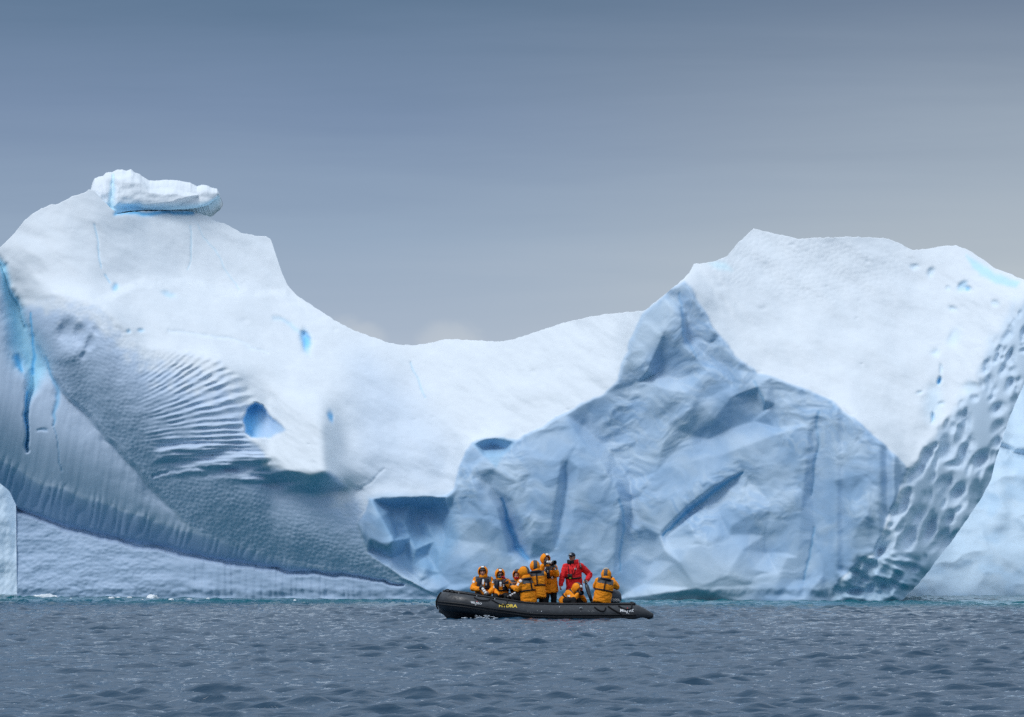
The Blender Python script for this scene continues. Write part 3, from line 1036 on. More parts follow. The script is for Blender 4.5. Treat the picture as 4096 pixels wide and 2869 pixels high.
SEA = sea_material()
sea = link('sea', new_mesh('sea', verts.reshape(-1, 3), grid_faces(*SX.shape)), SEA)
tag(sea, 'dark blue grey choppy sea around the boat', None, None, 'structure')


def wave_z(x, y):
    i = int(np.clip(np.searchsorted(ry, y), 0, len(ry) - 1))
    j = int(np.clip(np.searchsorted(cx, x / max(y, 47)), 0, len(cx) - 1))
    return float(H[i, j])


# ------------------------------------------------------------------ floating bits of ice
snow_m, st, sb_ = principled('floe_snow', (.86, .90, .93), .6, .3)
pn = st.n('ShaderNodeNewGeometry')
bump(st, sb_, st.noise(pn.outputs['Position'], 9, 5), .4, .05)


def floe(px, py, wpx, hpx, label, seed):
    Yd = EYE * F / (py - HOR)
    c = P(px, py, Yd)
    wd, hh = wpx / F * Yd, hpx / F * Yd
    bm = bmesh.new()
    bmesh.ops.create_icosphere(bm, subdivisions=4, radius=1.0)
    for v in bm.verts:
        q = v.co.copy()
        nz = mnoise.fractal(q * 1.3 + Vector((seed * 3.1, 0, 0)), 1, 2, 4)
        r = 1 + .35 * nz
        flat = .75 + .25 * math.tanh(3 * q.z)
        v.co = Vector((q.x * wd * .5 * r, q.y * wd * .38 * r, (q.z * flat) * hh * (1 + .5 * nz)))
    me = bpy.data.meshes.new('floe')
    bm.to_mesh(me)
    bm.free()
    me.polygons.foreach_set('use_smooth', [True] * len(me.polygons))
    o = bpy.data.objects.new('ice_floe', me)
    COL.objects.link(o)
    me.materials.append(snow_m)
    o.location = (c.x, Yd, wave_z(c.x, Yd) + hh * .05)
    tag(o, label, 'ice floe', 'bits of ice floating along the iceberg foot')


FL = [(186, 2393, 98, 15, 'largest white ice floe floating at the iceberg foot near the left edge'),
      (612, 2396, 50, 14, 'rounded white ice floe, second largest, left of the boat below the pedestal'),
      (284, 2398, 11, 5, 'tiny white ice bit just right of the largest floe'),
      (447, 2397, 26, 5, 'flat grey ice bit midway between the two larger floes'),
      (472, 2394, 18, 5, 'thin ice bit behind and right of the flat grey one'),
      (516, 2395, 26, 5, 'low ice bit to the left of the rounded floe'),
      (569, 2401, 15, 6, 'small white ice bit in front of the rounded floe'),
      (684, 2403, 20, 5, 'small ice bit just right of the rounded floe'),
      (758, 2398, 22, 5, 'thin white ice bit farther right of the rounded floe'),
      (832, 2401, 14, 5, 'white ice speck right of the thin ice bit, by the fluted ice'),
      (1180, 2404, 14, 4, 'lone white ice speck nearest the boat, left of its bow')]
for i, q in enumerate(FL):
    floe(*q, i + 1)
# ================================================================== shape helpers
class MB:
    """collects closed shapes in world space"""
    def __init__(s):
        s.v = []
        s.f = []

    def add(s, v, f):
        b = len(s.v)
        s.v += [tuple(q) for q in v]
        s.f += [tuple(i + b for i in q) for q in f]
        return s

    def rings(s, rings, close=True, cap=True):
        n = len(rings[0])
        v = [p for r in rings for p in r]
        f = []
        for i in range(len(rings) - 1):
            for j in range(n if close else n - 1):
                k = (j + 1) % n
                f.append((i * n + j, i * n + k, (i + 1) * n + k, (i + 1) * n + j))
        if cap:
            f.append(tuple(range(n - 1, -1, -1)))
            f.append(tuple((len(rings) - 1) * n + j for j in range(n)))
        return s.add(v, f)

    def tube(s, pts, rad, n=10, cap=True):
        """round bar along points; rad a number or one per point"""
        pts = [Vector(p) for p in pts]
        rad = rad if isinstance(rad, (list, tuple)) else [rad] * len(pts)
        rings = []
        up = Vector((0, 0, 1))
        prev = None
        for i, p in enumerate(pts):
            t = (pts[min(i + 1, len(pts) - 1)] - pts[max(i - 1, 0)]).normalized()
            if prev is None:
                a = t.cross(up if abs(t.z) < .9 else Vector((1, 0, 0))).normalized()
            else:
                a = (prev - t * prev.dot(t)).normalized()
            prev = a
            b = t.cross(a)
            rings.append([p + (a * math.cos(q) + b * math.sin(q)) * rad[i] for q in [2 * math.pi * j / n for j in range(n)]])
        return s.rings(rings, True, cap)

    def cap(s, p0, r0, p1, r1, n=12):
        """tapered capsule"""
        p0, p1 = Vector(p0), Vector(p1)
        d = (p1 - p0)
        t = d.normalized() if d.length > 1e-6 else Vector((0, 0, 1))
        pts, rad = [], []
        for a in (-85, -60, -30, 0):
            pts.append(p0 + t * r0 * math.sin(R(a)))
            rad.append(max(r0 * math.cos(R(a)), .001))
        for a in (0, 30, 60, 85):
            pts.append(p1 + t * r1 * math.sin(R(a)))
            rad.append(max(r1 * math.cos(R(a)), .001))
        return s.tube(pts, rad, n)

    def ell(s, c, r, fr=None, nu=16, nv=10):
        c = Vector(c)
        fr = fr or (Vector((1, 0, 0)), Vector((0, 1, 0)), Vector((0, 0, 1)))
        rings = []
        for i in range(nv + 1):
            a = -math.pi / 2 + math.pi * i / nv
            a = max(min(a, 1.5), -1.5)
            rings.append([c + fr[0] * (r[0] * math.cos(a) * math.cos(b)) + fr[1] * (r[1] * math.cos(a) * math.sin(b)) + fr[2] * (r[2] * math.sin(a))
                          for b in [2 * math.pi * j / nu for j in range(nu)]])
        return s.rings(rings)

    def box(s, c, h, fr=None, bev=0.0):
        c = Vector(c)
        fr = fr or (Vector((1, 0, 0)), Vector((0, 1, 0)), Vector((0, 0, 1)))
        b = min(bev, min(h) * .95)

        def ringat(w, ins):
            x, y = h[0] - ins, h[1] - ins
            k = max(b, .0005)
            pts = [(x - k, y), (x, y - k), (x, -y + k), (x - k, -y), (-x + k, -y), (-x, -y + k), (-x, y - k), (-x + k, y)]
            return [c + fr[0] * p + fr[1] * q + fr[2] * w for p, q in pts]
        rr = [ringat(-h[2], b), ringat(-h[2] + b, 0), ringat(h[2] - b, 0), ringat(h[2], b)] if b > 0 else [ringat(-h[2], 0), ringat(h[2], 0)]
        return s.rings(rr)

    def mesh(s, name, smooth=True):
        me = new_mesh(name, s.v, s.f, smooth)
        bm = bmesh.new()
        bm.from_mesh(me)
        bmesh.ops.recalc_face_normals(bm, faces=bm.faces)
        bm.to_mesh(me)
        bm.free()
        return me

    def build(s, name, mat, parent=None, smooth=True):
        return link(name, s.mesh(name, smooth), mat, parent)


def merged(mb, name, voxel, smooth=2, ratio=1.0):
    """one continuous skin over all shapes of mb"""
    o = bpy.data.objects.new('tmp', mb.mesh('tmp'))
    COL.objects.link(o)
    m = o.modifiers.new('r', 'REMESH')
    m.mode = 'VOXEL'
    m.voxel_size = voxel
    if smooth:
        m = o.modifiers.new('s', 'SMOOTH')
        m.factor = .5
        m.iterations = smooth
    if ratio < 1:
        m = o.modifiers.new('d', 'DECIMATE')
        m.ratio = ratio
    dg = bpy.context.evaluated_depsgraph_get()
    me = bpy.data.meshes.new_from_object(o.evaluated_get(dg))
    me.name = name
    old = o.data
    bpy.data.objects.remove(o)
    bpy.data.meshes.remove(old)
    me.polygons.foreach_set('use_smooth', [True] * len(me.polygons))
    return me


def wrinkle(me, amp, sc, seed):
    """cloth folds: displacement along the normal"""
    n = len(me.vertices)
    co = np.empty(n * 3)
    me.vertices.foreach_get('co', co)
    co = co.reshape(-1, 3)
    no = np.empty(n * 3)
    me.vertices.foreach_get('normal', no)
    no = no.reshape(-1, 3)
    off = np.empty(n)
    for i in range(n):
        p = co[i]
        q = Vector((p[0] * sc[0] + seed * 7.7, p[1] * sc[1], p[2] * sc[2]))
        a = mnoise.noise(q)
        b = mnoise.noise(q * 2.3 + Vector((3, 1, 2)))
        off[i] = (1 - 2 * abs(a)) * .65 + (1 - 2 * abs(b)) * .35 - .35
    co = co + no * (amp * off)[:, None]
    me.vertices.foreach_set('co', co.ravel())
    me.update()


def bvh_of(mes):
    v, f = [], []
    for me in mes:
        b = len(v)
        v += [q.co.copy() for q in me.vertices]
        f += [tuple(i + b for i in p.vertices) for p in me.polygons]
    return BVHTree.FromPolygons(v, f)


def patch_on(bvh, grid, lift, name, mat, parent, dirv=None):
    """thin cloth badge laid on a surface: grid of (px, py) points cast from the front"""
    eye = Vector((0, 0, EYE))
    top_, ok = [], True
    nr, nc = len(grid), len(grid[0])
    for row in grid:
        for px, py in row:
            d = (P(px, py, 100.0) - eye).normalized()
            h = bvh.ray_cast(eye, d)
            if h[0] is None:
                return None
            n = h[1] if h[1].dot(d) < 0 else -h[1]
            top_.append((h[0], n))
    ys = sorted(q[0].y for q in top_)
    med = ys[len(ys) // 2]
    vv = []
    for (px, py), (p, n) in zip([q for row in grid for q in row], top_):
        yy = min(max(p.y, med - .05), med + .05)
        q = P(px, py, yy)
        vv.append(q - Vector((0, lift, 0)))
    m = len(vv)
    vv += [q + Vector((0, lift * 1.6, 0)) for q in vv]
    f = []
    for i in range(nr - 1):
        for j in range(nc - 1):
            a, b, c, d = i * nc + j, i * nc + j + 1, (i + 1) * nc + j + 1, (i + 1) * nc + j
            f.append((a, d, c, b))
            f.append((a + m, b + m, c + m, d + m))
    rim = [i for i in range(nc)] + [i * nc + nc - 1 for i in range(1, nr)] + [(nr - 1) * nc + j for j in range(nc - 2, -1, -1)] + [i * nc for i in range(nr - 2, 0, -1)]
    for i in range(len(rim)):
        a, b = rim[i], rim[(i + 1) % len(rim)]
        f.append((a, b, b + m, a + m))
    return link(name, new_mesh(name, vv, f, False), mat, parent)


def rect(cx_, cy_, w_, h_, ang=0, n=4):
    a = R(ang)
    g = []
    for i in range(n):
        row = []
        for j in range(n):
            x, y = (j / (n - 1) - .5) * w_, (i / (n - 1) - .5) * h_
            row.append((cx_ + x * math.cos(a) - y * math.sin(a), cy_ + x * math.sin(a) + y * math.cos(a)))
        g.append(row)
    return g


def text_mesh2d(txt):
    cu = bpy.data.curves.new('t', 'FONT')
    cu.body = txt
    cu.size = 1.0
    cu.offset = .03
    cu.resolution_u = 2
    o = bpy.data.objects.new('tmp', cu)
    COL.objects.link(o)
    dg = bpy.context.evaluated_depsgraph_get()
    me = bpy.data.meshes.new_from_object(o.evaluated_get(dg))
    v = np.array([q.co[:2] for q in me.vertices])
    f = [tuple(p.vertices) for p in me.polygons]
    bpy.data.objects.remove(o)
    bpy.data.curves.remove(cu)
    bpy.data.meshes.remove(me)
    lo, hi = v.min(0), v.max(0)
    return (v - lo) / (hi - lo), f


# ================================================================== rubber boat
BY = 121.0                                   # centre line of the boat
rub, t_, b_ = principled('black_rubber', (.022, .025, .030), .42, .5)
g_ = t_.n('ShaderNodeNewGeometry')
sc1 = t_.noise(t_.mapping(g_.outputs['Position'], (1, 1, 3)), 6.0, 6, .7)
salt = t_.maprange(sc1, .45, .75)
t_.l(t_.mix(salt, (.020, .023, .028), (.050, .055, .062)), b_.inputs['Base Color'])
t_.l(t_.maprange(t_.noise(g_.outputs['Position'], 14.0, 4), .3, .7, .34, .62), b_.inputs['Roughness'])
bump(t_, b_, t_.noise(g_.outputs['Position'], 60.0, 3), .15, .01)
blk, _, _ = principled('black_trim', (.010, .011, .013), .55, .4)
rope_m, _, _ = principled('black_rope', (.012, .012, .014), .8, .2)
white_m, _, _ = principled('white_print', (.78, .78, .78), .5)
yellow_m, _, _ = principled('yellow_print', (.85, .60, .06), .5)
red_m, _, _ = principled('red_print', (.60, .03, .03), .5)
steel_m, _, _ = principled('steel_fitting', (.55, .56, .57), .3, .5, 1.0)
scuff_m, _, _ = principled('scuffed_rubber', (.55, .55, .53), .8, .2)
cowl_m, ct, cb_ = principled('grey_cowl', (.050, .064, .088), .30, .5)
floor_m, _, _ = principled('deck_grey', (.10, .10, .11), .7)

ZC = [(-2.1, .505), (-1.7, .495), (-1.22, .435), (-.94, .385), (-.46, .305), (-.09, .255), (.3, .20), (.6, .168), (1.2, .152), (3.4, .148), (3.8, .115)]
RT = .275


def zc(x):
    return float(curve(ZC, x))


def tube_path():
    half = [(3.785, .05), (3.775, .065), (3.74, .085), (3.62, .15), (3.50, .205), (3.40, .246), (3.32, .266), (3.22, .275)]
    pts = [(x, -.85, r) for x, r in half]
    for x in np.linspace(3.0, -.35, 26):
        pts.append((x, -.85, RT))
    for a in np.linspace(4, 90, 26):
        s_, c_ = math.sin(R(a)) ** (2 / 2.4), max(math.cos(R(a)), 0) ** (2 / 2.4)
        pts.append((-.5 - 1.28 * s_, -.85 * c_, RT))
    pts += [(x, -y, r) for x, y, r in pts[-2::-1]]
    return pts


TP = tube_path()


def sweep(mb, sect, pts=TP, n0=0, n1=None):
    """sect(r) -> list of (out, up) offsets carried along the tube path"""
    rings = []
    idx = range(n0, len(pts) if n1 is None else n1)
    for i in idx:
        x, y, r = pts[i]
        a, b = pts[max(i - 1, 0)], pts[min(i + 1, len(pts) - 1)]
        t = Vector((b[0] - a[0], b[1] - a[1], 0)).normalized()
        out = Vector((t.y, -t.x, 0))
        if out.y > 0 and y < 0 and abs(out.y) > .5:
            out = -out
        if i > 0 and rings and out.dot(sweep.last) < 0:
            out = -out
        sweep.last = out
        c = Vector((x, y + BY, zc(x)))
        rings.append([c + out * o + Vector((0, 0, u)) for o, u in sect(r)])
    mb.rings(rings)
    return mb


boat = thing('rubber_boat', (.9, BY, 0), 'black inflatable rubber boat carrying nine people in front of the iceberg', 'boat')
circ = lambda r: [(r * math.cos(a), r * math.sin(a)) for a in [2 * math.pi * k / 28 for k in range(28)]]
sweep(MB(), circ).build('buoyancy_tube', rub, boat)
for ph0, wd, th in ((-2, .030, .020), (-17, .022, .016)):
    def sect(r, ph0=ph0, wd=wd, th=th):
        a = R(ph0)
        c, s_ = math.cos(a), math.sin(a)
        return [((r - .01) * c - wd * -s_, (r - .01) * s_ - wd * c), ((r + th) * c - wd * .5 * -s_, (r + th) * s_ - wd * .5 * c),
                ((r + th) * c + wd * .5 * -s_, (r + th) * s_ + wd * .5 * c), ((r - .01) * c + wd * -s_, (r - .01) * s_ + wd * c)]
    sweep(MB(), sect, TP, 6, len(TP) - 6).build('rubbing_strake', blk, boat)


def topsect(r):
    return [(.10, r * .93), (.105, r + .012), (.075, r + .028), (-.075, r + .028), (-.105, r + .012), (-.10, r * .93)]


sweep(MB(), topsect, TP, 6, len(TP) - 6).build('top_strip', blk, boat)
for sgn in (-1, 1):
    MB().box((3.27, BY + sgn * .85, zc(3.27) + .285), (.05, .08, .035), bev=.012).build('strip_end_block', blk, boat)
# seams and end cones' caps
for sgn in (-1, 1):
    MB().tube([(3.70, BY + sgn * .85, .118), (3.80, BY + sgn * .85, .112)], [.102, .048], 16).build('cone_cap', blk, boat)
# hard bottom
hull = MB()
kl = [(-1.98, .30), (-1.86, .13), (-1.70, -.04), (-1.45, -.19), (-1.0, -.28), (0, -.33), (3.0, -.33)]
sect_pts = []
for x, kz in kl:
    yw = float(np.interp(x, [-1.98, -1.86, -1.7, -1.3, -.8, 0], [.08, .30, .46, .66, .76, .80]))
    ch = min(zc(x) - .12, .38)
    sect_pts.append([Vector((x, BY - yw, ch)), Vector((x, BY - yw * .9, ch - .14 - .05)), Vector((x, BY - .04, kz)), Vector((x, BY + .04, kz)), Vector((x, BY + yw * .9, ch - .19)), Vector((x, BY + yw, ch))])
hull.rings(sect_pts).build('hull_bottom', rub, boat)
MB().box((.9, BY, .08), (1.9, .68, .02)).build('deck_floor', floor_m, boat)
MB().box((2.62, BY, .27), (.04, .66, .24), bev=.015).build('transom', blk, boat)


def on_tube(px, py, lift):
    """point on the near tube's outer skin seen at px, py"""
    Yq = 120.0
    for _ in range(3):
        p = P(px, py, Yq)
        x = p.x
        c = zc(x)
        r = float(np.interp(x, [3.22, 3.5, 3.785], [RT, .205, .05]))
        cyy = .85 * (1 - min(max((-x - .5) / 1.28, 0), .999) ** 2.4) ** (1 / 2.4)
        s_ = max(min((p.z - c) / r, .98), -.98)
        Yq = BY - cyy - r * math.sqrt(1 - s_ * s_)
    p = P(px, py, Yq)
    n = Vector((0, -math.sqrt(1 - s_ * s_), s_))
    return p + n * lift + Vector((0, -.012 if x < -.6 else 0, 0))


def rope(pts, r=.014, name='grab_line'):
    # smooth the drape
    q = [Vector((*p, 0)) for p in pts]
    out = []
    for i in range(len(q) - 1):
        p0, p1, p2, p3 = q[max(i - 1, 0)], q[i], q[i + 1], q[min(i + 2, len(q) - 1)]
        for k in range(5):
            t = k / 5
            out.append(.5 * ((2 * p1) + (p2 - p0) * t + (2 * p0 - 5 * p1 + 4 * p2 - p3) * t * t + (3 * p1 - p0 - 3 * p2 + p3) * t ** 3))
    out.append(q[-1])
    MB().tube([on_tube(p.x, p.y, .016) for p in out], r, 8).build(name, rope_m, boat)


rope([(1896, 2391), (1912, 2399), (1932, 2403), (1952, 2402), (1962, 2398)])
rope([(1966, 2400), (1980, 2408), (1998, 2417), (2014, 2421), (2026, 2418), (2030, 2404)])
rope([(2378, 2430), (2392, 2440), (2408, 2446), (2418, 2443), (2423, 2432)], .018)
rope([(2432, 2427), (2450, 2438), (2470, 2449), (2482, 2455), (2490, 2462), (2494, 2474)], .020)
rope([(2474, 2425), (2490, 2434), (2506, 2439), (2520, 2438), (2527, 2430), (2526, 2414)], .018)
rope([(1764, 2372), (1753, 2386), (1746, 2404), (1746, 2422), (1752, 2434)], .020, 'bow_line')
# loops of line standing on top of the bow
for (px, py, rr_) in ((1790, 2362, .055), (1806, 2364, .05), (1866, 2372, .045)):
    c = P(px, py + 4, 120.25)
    MB().tube([c + Vector((rr_ * 1.3 * math.cos(a), .03 * math.sin(2 * a), rr_ * math.sin(a))) for a in np.linspace(0, math.pi, 12)], .013, 8).build('bow_loop', rope_m, boat)
# fittings and scuffs on the near tube
for i, (px, py) in enumerate([(1798, 2394), (1836, 2373), (1907, 2385), (1979, 2397), (2166, 2446), (2238, 2429)]):
    p = on_tube(px, py, .004)
    MB().ell(p, (.013, .010, .013), None, 10, 6).build('rivet', white_m, boat)
c = on_tube(2324, 2436, .02)
MB().tube([c + Vector((.035 * math.cos(a), -.005, .035 * math.sin(a))) for a in np.linspace(-.3, math.pi + .4, 14)], .007, 8).build('d_ring', steel_m, boat)
MB().box(c + Vector((0, .012, -.03)), (.035, .008, .02), bev=.006).build('ring_patch', blk, boat)


def decal(polys, name, mat, lift=.004):
    v, f = [], []
    for po in polys:
        b = len(v)
        v += [on_tube(x, y, lift) for x, y in po]
        f.append(tuple(range(b, b + len(po))))
    return link(name, new_mesh(name, v, f, False), mat, boat)


rs2 = random.Random(4)
sc = []
for (cx0, cy0, n, sx, sy, L) in ((1768, 2418, 9, 12, 8, 7), (1818, 2423, 5, 9, 3, 8), (1776, 2452, 5, 5, 4, 7), (1786, 2464, 4, 6, 3, 6), (2356, 2459, 3, 4, 6, 5), (2372, 2444, 3, 4, 4, 5), (2130, 2448, 5, 22, 6, 3), (2340, 2452, 4, 20, 10, 3)):
    for k in range(n):
        x, y = cx0 + rs2.uniform(-sx, sx), cy0 + rs2.uniform(-sy, sy)
        a = rs2.uniform(-.5, .7)
        l, wq = rs2.uniform(.4, 1) * L, rs2.uniform(.5, 1.1)
        dx, dy = math.cos(a) * l / 2, math.sin(a) * l / 2
        sc.append([(x - dx, y - dy), (x, y - wq), (x + dx, y + dy), (x, y + wq)])
tag(decal(sc, 'scuff_marks', scuff_m, .003), kind='stuff')


def lettering(txt, x0, y0, x1, y1, slope, shear, name, mat, fn, lift=.005):
    """flat print: text box from x0..x1, y1 baseline .. y0 cap, following a slope"""
    v, f = text_mesh2d(txt)
    vv = []
    for a, b in v:
        px = x0 + a * (x1 - x0) + shear * b
        py = y1 + (y0 - y1) * b + slope * (a * (x1 - x0))
        vv.append(fn(px, py, lift))
    return link(name, new_mesh(name, vv, f, False), mat, boat)


lettering('HYDRA', 1996, 2416, 2069, 2429, .035, 0, 'lettering', yellow_m, on_tube)
lettering('MILPRO', 1884, 2406, 1926, 2414, .14, 2.5, 'lettering', white_m, on_tube)
decal([[(1882, 2406), (1898, 2407.5), (1897.5, 2409), (1881.5, 2407.5)]], 'logo_stroke', white_m, .006)
decal([[(1901, 2418.5), (1906, 2417), (1904.5, 2421), (1900.5, 2421)]], 'logo_stroke', white_m, .006)
decal([[(1906, 2405), (1910, 2405.6), (1910, 2408), (1906, 2407.4)]], 'logo_dot', red_m, .0065)
lettering('MILPRO', 2481, 2436, 2541, 2448, .01, 0, 'lettering', white_m, on_tube)
decal([[(2506, 2449), (2511, 2449), (2510, 2454), (2505, 2454)]], 'logo_stroke', white_m, .006)
decal([[(2512, 2456), (2515, 2453.5), (2517, 2457)]], 'logo_stroke', white_m, .006)
decal([[(2508, 2431.5), (2511.5, 2431.5), (2511.5, 2434.5), (2508, 2434.5)]], 'logo_dot', red_m, .006)

# ------------------------------------------------------------------ outboard motor
mot = thing('outboard_motor', (2.8, BY, .3), 'dark grey outboard motor at the stern, half hidden by a passenger', 'motor')


def rrect(x0, x1, hw, z, k=.45, n=28):
    c, a = (x0 + x1) / 2, (x1 - x0) / 2
    out = []
    for j in range(n):
        q = 2 * math.pi * j / n
        cs, sn = math.cos(q), math.sin(q)
        out.append(Vector((c + a * math.copysign(abs(cs) ** k, cs), BY + hw * math.copysign(abs(sn) ** k, sn), z)))
    return out


MB().rings([rrect(2.50, 2.935, .17, .475), rrect(2.46, 2.965, .20, .50), rrect(2.45, 2.97, .21, .58), rrect(2.45, 2.962, .21, .66), rrect(2.46, 2.94, .20, .72), rrect(2.48, 2.90, .18, .77),
            rrect(2.52, 2.84, .15, .803), rrect(2.56, 2.76, .10, .818)]).build('cowling', cowl_m, mot)
MB().rings([rrect(2.47, 2.955, .213, .493), rrect(2.47, 2.955, .213, .505)]).build('cowl_stripe', white_m, mot)
MB().rings([rrect(2.52, 2.90, .16, .36), rrect(2.50, 2.92, .175, .47)]).build('lower_cowl', blk, mot)
MB().rings([rrect(2.68, 2.86, .07, -.45, .8), rrect(2.66, 2.88, .08, .37, .8)]).build('leg', blk, mot)
MB().box((2.64, BY, .40), (.06, .14, .12), bev=.02).build('clamp_bracket', blk, mot)
MB().box((2.80, BY, -.25), (.2, .12, .012), bev=.01).build('cavitation_plate', blk, mot)
MB().ell((2.80, BY, -.52), (.20, .055, .055)).build('gearcase', blk, mot)
for k in range(3):
    a = 2 * math.pi * k / 3
    cc = Vector((3.02, BY, -.52))
    d = Vector((0, math.cos(a), math.sin(a)))
    e = Vector((.4, -math.sin(a), math.cos(a))).normalized()
    MB().ell(cc + d * .08, (.075, .045, .008), (d, e, d.cross(e))).build('propeller_blade', blk, mot)
tip, mid_, low_ = P(2339, 2318, 121.2), P(2345, 2338, 121.18), P(2366, 2405, 121.0)
MB().tube([(2.50, BY, .50), (2.32, BY, .47), low_ + Vector((.03, 0, -.03)), low_], [.05, .05, .05, .042], 12).build('tiller_bracket', blk, mot)
MB().tube([low_, low_.lerp(mid_, .35), low_.lerp(mid_, .75), low_.lerp(mid_, .93), mid_], [.040, .050, .058, .052, .034], 14).build('tiller_arm', rub, mot)
MB().tube([mid_, mid_.lerp(tip, .25), tip], [.040, .024, .024], 12).build('tiller_grip', blk, mot)


def on_cowl(px, py, lift):
    p = P(px, py, BY - .21)
    return p + Vector((0, -lift - .002, 0))


v2, f2 = text_mesh2d('YAMAHA')
vv = [on_cowl(2451 + a * 27, 2401 - b * 7.5 + a * 1.0, .004) for a, b in v2]
link('lettering', new_mesh('lettering', vv, f2, False), white_m, mot)
cc = on_cowl(2446.5, 2397.5, .0)
MB().tube([cc + Vector((.022 * math.cos(a), 0, .022 * math.sin(a))) for a in np.linspace(0, 2 * math.pi, 17)], .004, 6).build('logo_ring', white_m, mot)
MB().tube([cc + Vector((-.02, 0, .0)), cc + Vector((.02, 0, 0))], .003, 6).build('logo_ring', white_m, mot)
MB().tube([cc + Vector((0, 0, -.02)), cc + Vector((0, 0, .02))], .003, 6).build('logo_ring', white_m, mot)
# ================================================================== people
def cloth(name, col, rough=.72, bs=.35):
    m, t, b = principled(name, col, rough, .25)
    g = t.n('ShaderNodeNewGeometry')
    n = t.noise(g.outputs['Position'], 22.0, 5, .6)
    c2 = tuple(max(q * .87, 0) for q in col)
    t.l(t.mix(t.maprange(n, .35, .7), col, c2), b.inputs['Base Color'])
    bump(t, b, t.noise(t.mapping(g.outputs['Position'], (1, 1, 1.8)), 34.0, 4, .6), bs, .02)
    return m


ORANGE = cloth('orange_parka', (1.0, .315, .008))
RED = cloth('red_parka', (.80, .020, .025))
GREY = cloth('grey_panel', (.085, .09, .10))
BLACKC = cloth('black_cloth', (.012, .013, .016))
NAVY = cloth('navy_vest', (.012, .017, .030), .6)
GLOVER = cloth('red_glove', (.55, .02, .04))
BEIGE = cloth('beige_wool', (.50, .44, .36), .9)
TEALC = cloth('teal_gaiter', (.03, .13, .16))
BADGE, _, _ = principled('reflective_white', (.80, .82, .84), .45)
GLOSS, _, _ = principled('camera_black', (.014, .014, .016), .35)
LENSW, _, _ = principled('lens_white', (.72, .73, .74), .4)
GLASS, _, _ = principled('lens_glass', (.01, .02, .04), .05, .8)
SKIN, t_, b_ = principled('skin', (.52, .26, .17), .55, .35)
g_ = t_.n('ShaderNodeNewGeometry')
t_.l(t_.mix(t_.noise(g_.outputs['Position'], 30.0, 3), (.46, .20, .13), (.60, .32, .22)), b_.inputs['Base Color'])
HAIR, _, _ = principled('dark_hair', (.015, .012, .010), .6)
EYEM, _, _ = principled('dark_eye', (.012, .010, .010), .2)
LIPM, _, _ = principled('lip', (.34, .11, .09), .5)
LIME, _, _ = principled('lime_tag', (.55, .75, .05), .5)
DENIM = cloth('dark_trousers', (.012, .013, .015))
UP = Vector((0, 0, 1))


def yawv(deg):
    return Vector((math.sin(R(deg)), -math.cos(R(deg)), 0))


def frame_of(up, fwd):
    u = up.normalized()
    s_ = u.cross(fwd).normalized()
    return s_, s_.cross(u).normalized(), u           # person's left, forward, up


def hand_prims(mb, wr, tip_, palm_n, g=0.0, curl=.6, thumb=1):
    d = (tip_ - wr).normalized()
    n = (palm_n - d * palm_n.dot(d)).normalized()
    sd = d.cross(n)
    mb.cap(wr - d * .03, .028 + g, wr + d * .03, .028 + g, 10)
    mb.ell(wr + d * .055, (.043 + g, .050 + g, .019 + g), (sd, d, n), 12, 8)
    for k, (o, L) in enumerate(((-.033, .058), (-.011, .070), (.011, .066), (.032, .052))):
        b0 = wr + d * .088 + sd * o * 1.02
        k1 = b0 + (d * (1 - .3 * curl) + n * .6 * curl).normalized() * L * .55
        k2 = k1 + (d * (1 - 1.1 * curl) + n * 1.0 * curl).normalized() * L * .5
        mb.cap(b0, .0105 + g, k1, .0100 + g, 8)
        mb.cap(k1, .0100 + g, k2, .0085 + g, 8)
    b0 = wr + d * .03 - sd * .036 * thumb
    k1 = b0 + (d * .6 - sd * .7 * thumb + n * .3).normalized() * .04
    k2 = k1 + (d * .9 - sd * .1 * thumb + n * .5).normalized() * .03
    mb.cap(b0, .014 + g, k1, .0115 + g, 8)
    mb.cap(k1, .0115 + g, k2, .0095 + g, 8)


def shell(c, fr, rad, pole, a0, a1, b0, b1, th, na=14, nb=28, wrap=True):
    """thick piece of an ellipsoid; angle a measured from the pole direction"""
    pz = pole.normalized()
    ax = pz.cross(UP if abs(pz.z) < .9 else Vector((1, 0, 0))).normalized()
    ay = pz.cross(ax)

    def pt(a, b, k):
        d = pz * math.cos(a) + (ax * math.cos(b) + ay * math.sin(b)) * math.sin(a)
        l = Vector((d.dot(fr[0]) * (rad[0] + k), d.dot(fr[1]) * (rad[1] + k), d.dot(fr[2]) * (rad[2] + k)))
        return c + fr[0] * l.x + fr[1] * l.y + fr[2] * l.z
    mb = MB()
    A = [a0 + (a1 - a0) * i / na for i in range(na + 1)]
    rings = []
    if wrap:
        B = [2 * math.pi * j / nb for j in range(nb)]
        rings = [[pt(a, b, th) for b in B] for a in A] + [[pt(a, b, 0) for b in B] for a in A[::-1]]
        rings.append(rings[0])
        mb.rings(rings, True, False)
    else:
        B = [b0 + (b1 - b0) * j / nb for j in range(nb + 1)]
        for a in A:
            rings.append([pt(a, b, th) for b in B] + [pt(a, b, 0) for b in B[::-1]])
        mb.rings(rings, True, True)
    return mb


def band_on(bvh, pts, width_dir, w, th, name, mat, parent):
    """strap: flat band through points already on the surface"""
    rings = []
    for i, (p, n) in enumerate(pts):
        t = (pts[min(i + 1, len(pts) - 1)][0] - pts[max(i - 1, 0)][0]).normalized()
        sd = t.cross(n).normalized()
        h = w / 2
        rings.append([p + sd * h - n * .012, p + sd * h * .92 + n * th, p + n * th * 1.12, p - sd * h * .92 + n * th, p - sd * h - n * .012])
    return MB().rings(rings).build(name, mat, parent)


